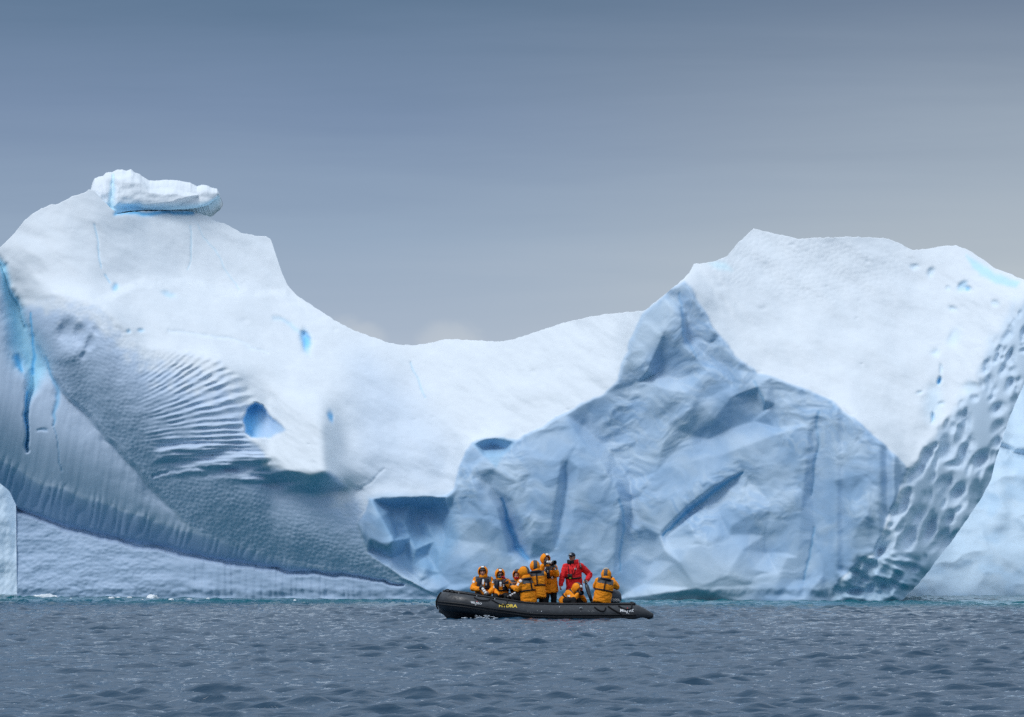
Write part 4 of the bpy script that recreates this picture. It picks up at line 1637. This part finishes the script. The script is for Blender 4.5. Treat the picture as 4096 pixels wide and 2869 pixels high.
def person(d):
    Q = lambda q: P(*q)
    pel, neck, head = Q(d['pel']), Q(d['neck']), Q(d['head'])
    label = d['label']
    S_, Fw, U = frame_of(neck - pel, yawv(d['yaw']))
    hs, hf, hu = frame_of(UP + yawv(d.get('hyaw', d['yaw'])) * d.get('hpitch', 0), yawv(d.get('hyaw', d['yaw'])))
    stand = d.get('stand', False)
    zf = .12
    root = thing('person', (pel.x, pel.y, zf), label, 'person', 'people aboard the rubber boat')
    par = d.get('coat', ORANGE)
    hw = d.get('hw', .185)
    sh = {k: neck - U * .075 + S_ * hw * k for k in (-1, 1)}
    T = (neck - pel).length

    # ---- legs
    legs = {}
    for k in (-1, 1):
        hip = pel + S_ * .095 * k - U * .02
        if stand:
            an = Vector((hip.x + S_.x * .04 * k, hip.y + S_.y * .04 * k, zf + .09))
            kn = hip.lerp(an, .5) + Fw * .03
        else:
            f0 = Vector((Fw.x, Fw.y, 0)).normalized()
            kn = hip + f0 * .40 + S_ * .05 * k
            kn.z = max(min(pel.z + .02, .62), zf + .42) if pel.z > .5 else zf + .42
            an = kn + f0 * .06
            an.z = zf + .09
        legs[k] = (hip, kn, an)
    ff = Vector((Fw.x, Fw.y, 0)).normalized()

    # ---- body: one continuous skin
    mb = MB()
    mb.ell(head + hu * .012 - hf * .012, (.076, .094, .100), (hs, hf, hu), 18, 12)
    mb.ell(head - hu * .05 + hf * .022, (.058, .064, .062), (hs, hf, hu), 14, 10)
    mb.ell(head - hu * .088 + hf * .052, (.026, .022, .020), (hs, hf, hu), 10, 8)
    mb.cap(head + hf * .082 + hu * .012, .011, head + hf * .104 - hu * .022, .015, 8)
    mb.cap(head + hf * .074 + hu * .034 - hs * .03, .014, head + hf * .074 + hu * .034 + hs * .03, .014, 8)
    for k in (-1, 1):
        mb.ell(head + hs * .076 * k - hf * .012 - hu * .005, (.012, .020, .032), (hs, hf, hu), 10, 8)
        mb.ell(head + hf * .068 - hu * .025 + hs * .036 * k, (.022, .018, .020), (hs, hf, hu), 10, 8)
    mb.cap(head - hu * .06 - hf * .02, .054, neck - U * .02, .062, 12)
    for (t0, a, b) in ((0, .135, .10),):
        mb.rings([[c + S_ * (a_ * math.cos(q)) + Fw * (b_ * math.sin(q)) for q in [2 * math.pi * j / 16 for j in range(16)]]
                  for c, a_, b_ in ((pel - U * .10, .10, .09), (pel - U * .04, .155, .115), (pel + U * T * .35, .135, .10), (pel + U * T * .7, .16, .115), (neck - U * .07, .17, .10), (neck, .07, .07))])
    for k in (-1, 1):
        el, wr, tp = [Q(q) for q in d['arm'][k]]
        mb.cap(sh[k], .056, el, .045, 10)
        mb.cap(el, .044, wr, .031, 10)
        hand_prims(mb, wr, tp, d.get('palm', {}).get(k, (Fw * .3 + S_ * -k).normalized()), 0, d.get('curl', .6), -k)
        hip, kn, an = legs[k]
        mb.cap(hip, .085, kn, .058, 10)
        mb.cap(kn, .056, an, .038, 10)
        mb.cap(an - UP * .04, .036, an - UP * .05 + ff * .14, .03, 8)
    body = link('body', merged(mb, 'body', .0095, 1, .35), SKIN, root)
    if d.get('face', True):
        for k in (-1, 1):
            MB().ell(head + hf * .086 + hu * .014 + hs * .031 * k, (.013, .006, .006), (hs, hf, hu), 10, 6).build('eye', EYEM, body)
            MB().cap(head + hf * .088 + hu * .036 + hs * .018 * k, .005, head + hf * .080 + hu * .036 + hs * .046 * k, .004, 6).build('eyebrow', HAIR, body)
        MB().cap(head + hf * .088 - hu * .052 - hs * .02, .006, head + hf * .088 - hu * .052 + hs * .02, .006, 6).build('mouth', LIPM, body)
    shell(head + hu * .012 - hf * .012, (hs, hf, hu), (.077, .095, .101), -hf * .75 + hu * .5, 0.02, 1.45, 0, 0, .010, 8, 18).build('hair', d.get('hair', HAIR), root)

    # ---- trousers and boots
    mb = MB()
    mb.ell(pel - U * .02, (.185, .15, .15), (S_, Fw, U))
    for k in (-1, 1):
        hip, kn, an = legs[k]
        mb.cap(hip, .115, kn, .086, 12)
        mb.cap(kn, .084, an + UP * .05, .070, 12)
    me_ = merged(mb, 'trousers', .02, 2)
    wrinkle(me_, .012, (9, 9, 6), d['seed'])
    link('trousers', me_, d.get('trous', DENIM), root)
    for k in (-1, 1):
        an = legs[k][2]
        b = MB()
        b.cap(an + UP * .10, .062, an - UP * .03, .056, 12)
        b.cap(an - UP * .045, .044, an - UP * .05 + ff * .15, .040, 10)
        link('boot', merged(b, 'boot', .014, 1), BLACKC, root)

    # ---- parka
    hem = d.get('hem', .13)
    wide = d.get('wide', 1.0)
    prof = [(-hem, .205, .165), (-hem + .03, .222, .178), (T * .12, .222, .180), (T * .36, .214, .172), (T * .55, .226, .172), (T * .75, .226, .165), (T - .085, .200, .135), (T - .03, .135, .105), (T + .02, .088, .085)]
    tors = MB()
    tors.rings([[pel + U * h + S_ * (a * wide * math.cos(q)) + Fw * (b * wide * math.sin(q)) for q in [2 * math.pi * j / 24 for j in range(24)]] for h, a, b in prof])
    tme = tors.mesh('t')
    tb = bvh_of([tme])
    mb = MB()
    mb.v, mb.f = list(tors.v), list(tors.f)
    for k in (-1, 1):
        el, wr, tp = [Q(q) for q in d['arm'][k]]
        mb.ell(sh[k] - U * .005, (.10, .092, .092), (S_, Fw, U), 14, 10)
        mb.cap(sh[k], .092, el, .078, 14)
        mb.cap(el, .078, wr.lerp(el, .06), .062, 14)
    jm = merged(mb, 'parka', .0145, 3)
    wrinkle(jm, .020, (8, 8, 13), d['seed'])
    jm.materials.append(par)
    jm.materials.append(GREY)
    if d.get('yoke', True):
        yk = T - .135
        mi = np.zeros(len(jm.polygons), dtype=np.int32)
        for p_ in jm.polygons:
            r_ = p_.center - pel
            h, ls = r_.dot(U), abs(r_.dot(S_))
            if h > yk and ls < .215 and h < T + .02:
                mi[p_.index] = 1
        jm.polygons.foreach_set('material_index', mi)
    for k in (-1, 1):
        pass
    jb = bvh_of([jm])
    jack = link('parka', jm, None, root)
    for k in (-1, 1):
        el, wr, tp = [Q(q) for q in d['arm'][k]]
        dd = (wr - el).normalized()
        MB().tube([wr - dd * .05, wr - dd * .035, wr - dd * .005, wr + dd * .006], [.060, .066, .064, .045], 14).build('cuff', d.get('cuff', par), jack)
        gl = d.get('glove', {}).get(k)
        if gl:
            g = MB()
            hand_prims(g, wr, tp, d.get('palm', {}).get(k, (Fw * .3 + S_ * -k).normalized()), .006, d.get('curl', .6), -k)
            link('glove', merged(g, 'glove', .0085, 1), gl, root)
    # collar
    cpts = [neck - U * .03, neck + U * .03, neck.lerp(head, .55) - hf * .01]
    MB().tube(cpts, [.105, .108, .098], 20).build('collar', d.get('collar', par), jack)

    # ---- hood with its grey centre panel
    if d.get('hood', True):
        hc = head + hu * .022 - hf * .022
        hr = (.118, .130, .138)
        hood = shell(hc, (hs, hf, hu), hr, hf * .96 - hu * .18, d.get('open', .88), 3.12, 0, 0, .020, 18, 34)
        hm = hood.mesh('hood')
        wrinkle(hm, .010, (11, 11, 15), d['seed'] + 3)
        hood_o = link('hood', hm, par, root)
        hb = bvh_of([hm])
        # centre panel from brow over the crown to the nape
        pl = MB()
        rings = []
        for i in range(19):
            a = R(38) + R(172) * i / 18
            row, low_r = [], []
            dn = hf * math.cos(a) + hu * math.sin(a)
            for j in range(7):
                lat = (j / 6 - .5) * 2 * .36
                dd = (dn * math.cos(lat) + hs * math.sin(lat))
                q = hc + hs * dd.dot(hs) * (hr[0] + .026) + hf * dd.dot(hf) * (hr[1] + .026) + hu * dd.dot(hu) * (hr[2] + .026)
                row.append(q)
                low_r.append(hc + (q - hc) * .93)
            rings.append(row + low_r[::-1])
        pl.rings(rings).build('hood_panel', GREY, hood_o)
        if d.get('hoodbadge', True):
            rings = []
            for i in range(5):
                a = R(d.get('hb0', 44)) + R(24) * i / 4
                dn = hf * math.cos(a) + hu * math.sin(a)
                row, low_r = [], []
                for j in range(5):
                    lat = (j / 4 - .5) * 2 * .27
                    dd = (dn * math.cos(lat) + hs * math.sin(lat))
                    q = hc + hs * dd.dot(hs) * (hr[0] + .031) + hf * dd.dot(hf) * (hr[1] + .031) + hu * dd.dot(hu) * (hr[2] + .031)
                    row.append(q)
                    low_r.append(hc + (q - hc) * .95)
                rings.append(row + low_r[::-1])
            MB().rings(rings).build('hood_badge', BADGE, hood_o)
        # shoulder-side drape of the hood
        MB().tube([hc - hu * .085 - hf * .035, neck + U * .035 - Fw * .02, neck - U * .015 - Fw * .02], [.112, .122, .118], 20).build('hood_base', par, root)

    # ---- inflatable life vest
    def cast(ang, h):
        dirv = (Fw * math.cos(ang) + S_ * math.sin(ang))
        o = pel + U * h
        hit = tb.ray_cast(o + dirv * .6, -dirv)
        if hit[0] is None:
            return None
        return hit[0] + dirv * .012, dirv
    if d.get('vest', True):
        n = 44
        belt = [cast(2 * math.pi * i / n, T * .33) for i in range(n + 1)]
        belt = [q for q in belt if q]
        band_on(None, belt, U, .042, .014, 'waist_belt', BLACKC, root)
        back = [cast(math.pi, T * .33 + (T * .63) * i / 10) for i in range(11)]
        back = [q for q in back if q]
        band_on(None, back, S_, .036, .016, 'back_strap', BLACKC, root)
        # collar pad round the nape
        cp, cr = [], []
        for i in range(15):
            a = R(70) + R(220) * i / 14
            dv = Fw * math.cos(a) + S_ * math.sin(a)
            cp.append(neck + dv * Vector((.138, 0, 0)).length - U * (.005 + .03 * (math.cos(a) > 0)))
            cr.append(.030 if 0 < i < 14 else .018)
        MB().tube(cp, cr, 12).build('vest_collar', NAVY, root)
        for k in (-1, 1):
            pts = []
            for i in range(9):
                h = T * .93 - (T * .60) * i / 8
                a = k * (.62 - .06 * math.sin(i / 8 * 3))
                c_ = cast(a, h)
                if c_:
                    pts.append(c_)
            band_on(None, pts, S_, .118, .040, 'vest_lobe', NAVY, root)
    # everything worn on the front or back is laid on this surface
    return dict(root=root, bvh=bvh_of([jm]), S=S_, F=Fw, U=U, head=head, hs=hs, hf=hf, hu=hu, jm=jm, neck=neck, pel=pel, T=T)


def world_bvh(root):
    """cast target: everything the person wears, in world space"""
    v, f = [], []
    loc = Vector(ROOTLOC[root.name])
    for o in root.children:
        if o.type != 'MESH':
            continue
        b = len(v)
        v += [q.co + loc for q in o.data.vertices]
        f += [tuple(i + b for i in p.vertices) for p in o.data.polygons]
    return BVHTree.FromPolygons(v, f)


def badges(pp, items):
    bv = world_bvh(pp['root'])
    for (px, py, w_, h_, ang, name, mat) in items:
        patch_on(bv, rect(px, py, w_, h_, ang), .014, name, mat, pp['root'])


def vest_mark(pp, px, py, s=5.5):
    """the little white S-shaped mark on a vest lobe"""
    bv = world_bvh(pp['root'])
    pts = []
    for a in [(.9, -.9), (-.2, -1.1), (-.9, -.6), (0, 0), (.9, .6), (.2, 1.1), (-.9, .9)]:
        pts.append((px + a[0] * s * .5, py + a[1] * s * .62))
    eye = Vector((0, 0, EYE))
    w_ = []
    for x, y in pts:
        h = bv.ray_cast(eye, (P(x, y, 100.) - eye).normalized())
        if h[0]:
            w_.append(P(x, y, h[0].y - .012))
    if len(w_) > 3:
        MB().tube(w_, .0075, 6).build('vest_mark', BADGE, pp['root'])


A = 121.85
p1 = person(dict(seed=1, label='person in orange parka seated nearest the bow, facing us with white lens on lap', pel=(1933, 2377, A), neck=(1933, 2309, A), head=(1931, 2290, A - .03), yaw=0, hyaw=-4, open=.98,
                 arm={-1: [(1892, 2354, A - .1), (1915, 2358, A - .42), (1929, 2355, A - .45)], 1: [(1974, 2356, A - .1), (1958, 2371, A - .42), (1944, 2370, A - .46)]}))
badges(p1, [(1932, 2328, 8, 20, 4, 'chest_badge', BADGE), (1894, 2327, 8, 8, 20, 'sleeve_badge', BADGE), (1971, 2328, 6, 8, -15, 'sleeve_badge', BADGE), (1976, 2347, 4, 11, -4, 'sleeve_badge', BADGE)])
vest_mark(p1, 1945, 2337)
shell(p1['head'] + p1['hu'] * .03, (p1['hs'], p1['hf'], p1['hu']), (.088, .104, .100), p1['hu'], .35, 1.28, 0, 0, .012, 6, 24).build('headband', GREY, p1['root'])

p2 = person(dict(seed=2, label='person in orange parka seated second from the bow, red gloved hand raised to face', pel=(2003, 2384, A), neck=(2001, 2318, A), head=(2000, 2300, A - .03), yaw=2, hyaw=6, hpitch=.12,
                 arm={-1: [(1976, 2360, A - .1), (1994, 2382, A - .4), (2006, 2384, A - .45)], 1: [(2041, 2346, A - .2), (2021, 2321, A - .28), (2012, 2306, A - .24)]}, glove={1: GLOVER, -1: BLACKC}, curl=.9, hb0=36))
badges(p2, [(2002, 2337, 8, 18, 2, 'chest_badge', BADGE)])
vest_mark(p2, 2015, 2343)
q = p2
shell(q['head'] - q['hu'] * .045 + q['hf'] * .012, (q['hs'], q['hf'], q['hu']), (.070, .086, .050), q['hu'], .9, 2.2, 0, 0, .008, 6, 22).build('face_gaiter', TEALC, q['root'])
MB().tube([q['head'] + q['hu'] * .012 + q['hs'] * (.085 * math.sin(a)) + q['hf'] * (.102 * math.cos(a) - .004) for a in np.linspace(-1.2, 1.2, 13)], .017, 8).build('sunglasses', GLOSS, q['root'])

p3 = person(dict(seed=3, label='person in orange parka half hidden behind the one turned away, bare hand showing', pel=(2076, 2384, A + .05), neck=(2072, 2321, A + .05), head=(2069, 2303, A), yaw=-28, hyaw=-22, hpitch=.1,
                 arm={-1: [(2040, 2346, A - .1), (2052, 2340, A - .38), (2064, 2333, A - .4)], 1: [(2108, 2350, A - .1), (2090, 2352, A - .35), (2078, 2348, A - .4)]}, hoodbadge=False))
badges(p3, [(2042, 2326, 8, 7, 15, 'sleeve_badge', BADGE)])
q = p3
shell(q['head'] - q['hu'] * .055 + q['hf'] * .010, (q['hs'], q['hf'], q['hu']), (.068, .084, .048), q['hu'], .95, 2.2, 0, 0, .008, 6, 22).build('face_gaiter', GLOVER, q['root'])

B_ = 120.32
p4 = person(dict(seed=4, label='person in orange parka sitting on the near tube, turned away to the left in profile', pel=(2113, 2388, B_), neck=(2103, 2317, B_ + .04), head=(2095, 2292, B_ + .06), yaw=222, hyaw=236, hpitch=.25, face=False, hem=.17,
                 arm={1: [(2068, 2357, B_ - .12), (2049, 2347, B_ + .25), (2040, 2340, B_ + .33)], -1: [(2128, 2350, B_ + .4), (2092, 2350, B_ + .6), (2080, 2348, B_ + .62)]}, glove={1: BLACKC, -1: BLACKC}, hoodbadge=False, cuff=BLACKC, wide=1.04))
badges(p4, [(2082, 2324, 11, 9, 38, 'sleeve_badge', BADGE), (2072, 2337, 8, 11, 28, 'sleeve_badge', BADGE)])

p5 = person(dict(seed=5, label='person in orange parka seen squarely from behind, left of the standing photographer', pel=(2150, 2372, 120.5), neck=(2143, 2288, 120.58), head=(2139, 2268, 120.62), yaw=184, hyaw=186, face=False, hem=.15,
                 arm={1: [(2116, 2338, 120.85), (2128, 2305, 121.1), (2132, 2290, 121.12)], -1: [(2176, 2340, 120.85), (2160, 2305, 121.1), (2154, 2290, 121.12)]}, glove={1: BLACKC, -1: BLACKC}, hoodbadge=False))

p6 = person(dict(seed=6, label='standing photographer in orange parka aiming a long lens to the right', pel=(2198, 2334, 121.35), neck=(2190, 2263, 121.35), head=(2183, 2240, 121.3), yaw=26, hyaw=30, hpitch=.08, stand=True, hem=.26,
                 arm={-1: [(2160, 2290, 121.0), (2172, 2262, 120.98), (2182, 2253, 120.97)], 1: [(2227, 2299, 121.05), (2212, 2267, 120.92), (2204, 2256, 120.92)]}, glove={1: BLACKC, -1: BLACKC}, curl=.9))
badges(p6, [(2178, 2281, 9, 22, 3, 'chest_badge', BADGE), (2221, 2276, 5, 8, -20, 'sleeve_badge', BADGE), (2209, 2311, 7, 9, -30, 'sleeve_badge', BADGE), (2194, 2336, 19, 2.2, 3, 'pocket_slit', BLACKC)])
vest_mark(p6, 2191, 2286)

p7 = person(dict(seed=7, label='standing guide in red parka and dark cap with binoculars, one hand on the tiller', pel=(2296, 2332, 121.45), neck=(2292, 2255, 121.45), head=(2288, 2229, 121.42), yaw=-8, hyaw=-24, stand=True, hem=.235, coat=RED, hood=False, vest=False, yoke=False, wide=1.02, hw=.20, collar=BLACKC,
                 arm={-1: [(2249, 2309, 121.35), (2243, 2340, 121.25), (2241, 2352, 121.22)], 1: [(2359, 2299, 121.5), (2349, 2320, 121.28), (2340, 2326, 121.22)]}, palm={1: Vector((-.6, 0, -.8)), -1: Vector((.8, .4, 0))}, curl=.7, hair=HAIR))
q = p7
r7 = q['root']
# turned-up collar wings
for k in (-1, 1):
    MB().rings([[q['neck'] + q['S'] * k * (.05 + .055 * i) + q['F'] * (.10 - .055 * i) + q['U'] * (z + .012 * i) + q['F'] * th for z, th in ((-.05, 0), (.085 + .02 * (i == 1), 0), (.085 + .02 * (i == 1), .018), (-.05, .018))] for i in range(3)]).build('collar_flap', BLACKC if k < 0 else RED, r7)
# cap
hc = q['head'] + q['hu'] * .030
shell(hc, (q['hs'], q['hf'], q['hu']), (.086, .104, .088), q['hu'], .02, 1.45, 0, 0, .010, 10, 26).build('cap_crown', NAVY, r7)
MB().rings([[hc + q['hf'] * (.090 + .075 * i / 4) + q['hs'] * (.080 - .010 * i * i / 8) * s_ + q['hu'] * (.028 - .016 * i / 4 - .02 * s_ * s_ + dz_) for s_, dz_ in ((-1, 0), (-.5, 0), (0, 0), (.5, 0), (1, 0), (1, .008), (.5, .008), (0, .008), (-.5, .008), (-1, .008))] for i in range(5)]).build('cap_visor', NAVY, r7)
MB().rings([[hc + q['hf'] * .109 + q['hs'] * x + q['hu'] * z for x, z in ((-.035, .034), (.035, .034), (.028, .056), (-.028, .056))], [hc + q['hf'] * .098 + q['hs'] * x + q['hu'] * z for x, z in ((-.03, .036), (.03, .036), (.024, .062), (-.024, .062))]]).build('cap_badge', BADGE, r7)
# spectacles
for k in (-1, 1):
    c = q['head'] + q['hf'] * .102 + q['hu'] * .012 + q['hs'] * .033 * k
    MB().tube([c + q['hs'] * (.024 * math.cos(a)) + q['hu'] * (.016 * math.sin(a)) for a in np.linspace(0, 6.283, 15)], .0032, 6).build('spectacle_rim', GLOSS, r7)
    MB().tube([c + q['hs'] * .024 * k, q['head'] + q['hs'] * .086 * k + q['hf'] * .0 + q['hu'] * .012], .003, 6).build('spectacle_temple', GLOSS, r7)
MB().tube([q['head'] + q['hf'] * .106 + q['hu'] * .014 + q['hs'] * x for x in (-.010, .010)], .003, 6).build('spectacle_bridge', GLOSS, r7)
b7 = world_bvh(r7)


def lay(bv, pts, lift=.012):
    eye = Vector((0, 0, EYE))
    out = []
    for x, y in pts:
        h = bv.ray_cast(eye, (P(x, y, 100.) - eye).normalized())
        if h[0]:
            out.append((P(x, y, h[0].y - lift), Vector((0, -1, 0))))
    return out


for pts in ([(2272, 2262), (2274, 2280), (2276, 2300)], [(2307, 2262), (2302, 2280), (2294, 2300)]):
    pp = lay(b7, [(pts[0][0] + (pts[-1][0] - pts[0][0]) * i / 8, pts[0][1] + (pts[-1][1] - pts[0][1]) * i / 8) for i in range(9)])
    band_on(None, pp, None, .020, .008, 'neck_strap', BLACKC, r7)
band_on(None, lay(b7, [(2259 + 68 * i / 16, 2311 - 3 * math.sin(i / 16 * 3.14) * -1) for i in range(17)]), None, .040, .014, 'waist_belt', BLACKC, r7)
patch_on(b7, rect(2302, 2276, 7, 7, 0), .016, 'round_badge', BADGE, r7)
patch_on(b7, rect(2289, 2290, 1.2, 50, 0), .010, 'zip', BLACKC, r7)

bino = thing('binoculars', tuple(P(2279, 2305, 121.2)), 'small black binoculars hanging on the guide\'s chest', 'binoculars')
h0 = b7.ray_cast(Vector((0, 0, EYE)), (P(2279, 2304, 100.) - Vector((0, 0, EYE))).normalized())[0].y
for k in (-1, 1):
    c = P(2279 + k * 5.5, 2304, h0 - .04)
    MB().tube([c + UP * .055, c + UP * .04, c - UP * .01, c - UP * .06], [.022, .027, .032, .035], 14).build('barrel', GLOSS, bino)
MB().box(P(2279, 2303, h0 - .04), (.02, .014, .035), bev=.006).build('bridge', GLOSS, bino)
MB().box(P(2281, 2313, h0 - .075), (.028, .004, .009), bev=.003).build('tag', LIME, bino)
rad = thing('handheld_radio', tuple(P(2324, 2263, 121.2)), 'black handheld radio clipped on the guide\'s shoulder', 'radio')
h1 = b7.ray_cast(Vector((0, 0, EYE)), (P(2323, 2264, 100.) - Vector((0, 0, EYE))).normalized())[0]
h1 = h1.y if h1 else 121.3
fr_ = (Vector((math.cos(.18), 0, -math.sin(.18))), Vector((0, 1, 0)), Vector((math.sin(.18) * -1, 0, math.cos(.18))))
MB().box(P(2322, 2265, h1 - .03), (.024, .02, .085), fr_, .008).build('case', GLOSS, rad)
MB().tube([P(2319, 2253, h1 - .03), P(2318, 2244, h1 - .03), P(2317, 2236, h1 - .03)], [.009, .006, .004], 8).build('antenna', GLOSS, rad)
for k in range(3):
    MB().ell(P(2321 + k * 1.2, 2258 + 5 * k, h1 - .052), (.008, .004, .008), None, 8, 6).build('button', BADGE, rad)

C_ = 120.75
p8 = person(dict(seed=8, label='person in orange parka crouching low before the guide, dark camera at face', pel=(2264, 2408, C_ + .05), neck=(2296, 2372, C_), head=(2310, 2358, C_ - .06), yaw=58, hyaw=48, hpitch=.45, face=False,
                 arm={-1: [(2296, 2398, C_ - .32), (2312, 2380, C_ - .28), (2319, 2372, C_ - .26)], 1: [(2337, 2404, C_ - .05), (2326, 2384, C_ - .2), (2322, 2374, C_ - .2)]}, glove={1: BLACKC, -1: BLACKC}, hem=.10, curl=.9, hb0=30))
badges(p8, [(2274, 2384, 12, 7, -8, 'sleeve_badge', BADGE)])

D_ = 120.34
p9 = person(dict(seed=9, label='person in orange parka seen from behind by the motor, beige wool bobble on hat', pel=(2411, 2385, D_), neck=(2424, 2318, D_ + .04), head=(2425, 2302, D_ + .10), yaw=178, hyaw=172, face=False, hem=.19, wide=1.08,
                 arm={1: [(2382, 2346, D_ + .2), (2402, 2320, D_ + .45), (2410, 2306, D_ + .42)], -1: [(2467, 2349, D_ + .2), (2450, 2318, D_ + .45), (2441, 2306, D_ + .42)]}, glove={1: BLACKC, -1: BLACKC}, hoodbadge=False, trous=DENIM))
q = p9
bb = MB()
bb.ell(q['head'] + q['hu'] * .165 - q['hf'] * .02, (.075, .075, .040), (q['hs'], q['hf'], q['hu']), 18, 12)
bme = merged(bb, 'wool_bobble', .012, 0)
wrinkle(bme, .02, (60, 60, 60), 5)
link('wool_bobble', bme, BEIGE, q['root'])


# ------------------------------------------------------------------ cameras
def photo_camera(body, tip_, label, lens_col, r=.040, L=1.0, group='long lens cameras aboard'):
    b, t = P(*body), P(*tip_)
    d = (t - b).normalized()
    ln = (t - b).length
    sd, fw, up_ = frame_of(UP - d * .2, d)
    o = thing('camera', tuple(b), label, 'camera', group)
    MB().box(b, (.068, .036, .048), (sd, d, sd.cross(d) * -1 if sd.cross(d).z < 0 else sd.cross(d)), .012).build('camera_body', GLOSS, o)
    MB().box(b + up_ * .055, (.028, .030, .018), (sd, d, up_), .01).build('viewfinder', GLOSS, o)
    segs = [(.10, .30, r * .80, lens_col), (.30, .36, r * .88, GLOSS), (.36, .52, r * .9, lens_col), (.52, .58, r * .96, GLOSS), (.58, .72, r * .95, lens_col)]
    for a, e, rr_, m in segs:
        MB().tube([b + d * ln * a, b + d * ln * (a + .01), b + d * ln * (e - .01), b + d * ln * e], [rr_ * .94, rr_, rr_, rr_ * .94], 18).build('lens_barrel' if m is not GLOSS else 'focus_ring', m, o)
    # hollow hood
    rings = []
    for f_, rr_ in ((.72, r * .95), (.78, r * 1.12), (1.0, r * 1.25), (1.0, r * 1.14), (.80, r * 1.0)):
        a = d.cross(up_).normalized()
        c = a.cross(d)
        rings.append([b + d * ln * f_ + (a * math.cos(q_) + c * math.sin(q_)) * rr_ for q_ in [2 * math.pi * j / 20 for j in range(20)]])
    MB().rings(rings, True, False).build('lens_hood', GLOSS, o)
    MB().tube([b + d * ln * .78, b + d * ln * .80], [r * 1.0, r * .98], 18).build('front_glass', GLASS, o)
    return o


photo_camera((1927, 2351, A - .50), (1952, 2385, A - .75), 'camera with long white lens hanging down before the person nearest the bow', LENSW, .048)
photo_camera((2066, 2370, 121.15), (2028, 2392, 121.0), 'camera with white lens lying low behind the tube, left of profile person', LENSW, .042)
photo_camera((2186, 2249, 121.02), (2220, 2251, 120.74), 'camera with pale long lens raised by the standing photographer', LENSW, .052)
cam4 = photo_camera((2313, 2372, C_ - .16), (2327, 2373, C_ - .40), 'black camera held to the face of the crouching person', GLOSS, .055)

# ------------------------------------------------------------------ foam under the bow
foam_m, _, _ = principled('foam', (.66, .73, .80), .5, .3)
fo = MB()
rf = random.Random(9)


def foam_pt(px, py):
    return P(px, py, 119.75)


for (cx0, cy0, n, sx, sy, sz) in ((1862, 2472, 12, 9, 4, .010), (1932, 2472, 40, 34, 6, .010), (1945, 2465, 14, 14, 5, .007), (1990, 2479, 26, 34, 4, .008), (1846, 2480, 10, 14, 2, .008), (1795, 2477, 6, 8, 2, .008), (2060, 2482, 12, 40, 2, .006), (1905, 2463, 8, 8, 5, .006)):
    for k in range(n):
        c = foam_pt(cx0 + rf.gauss(0, sx * .6), cy0 + rf.gauss(0, sy * .6))
        c.y += rf.uniform(-.12, .05)
        c.z = max(c.z, .0)
        r_ = sz * rf.uniform(.4, 1.4)
        fo.ell(c, (r_ * rf.uniform(1.5, 5.5), r_ * 1.5, r_ * rf.uniform(.35, .8)), None, 8, 5)
foam = fo.build('bow_foam', foam_m)
tag(foam, 'white foam splashing along the waterline under the boat\'s bow', 'foam', None, 'stuff')
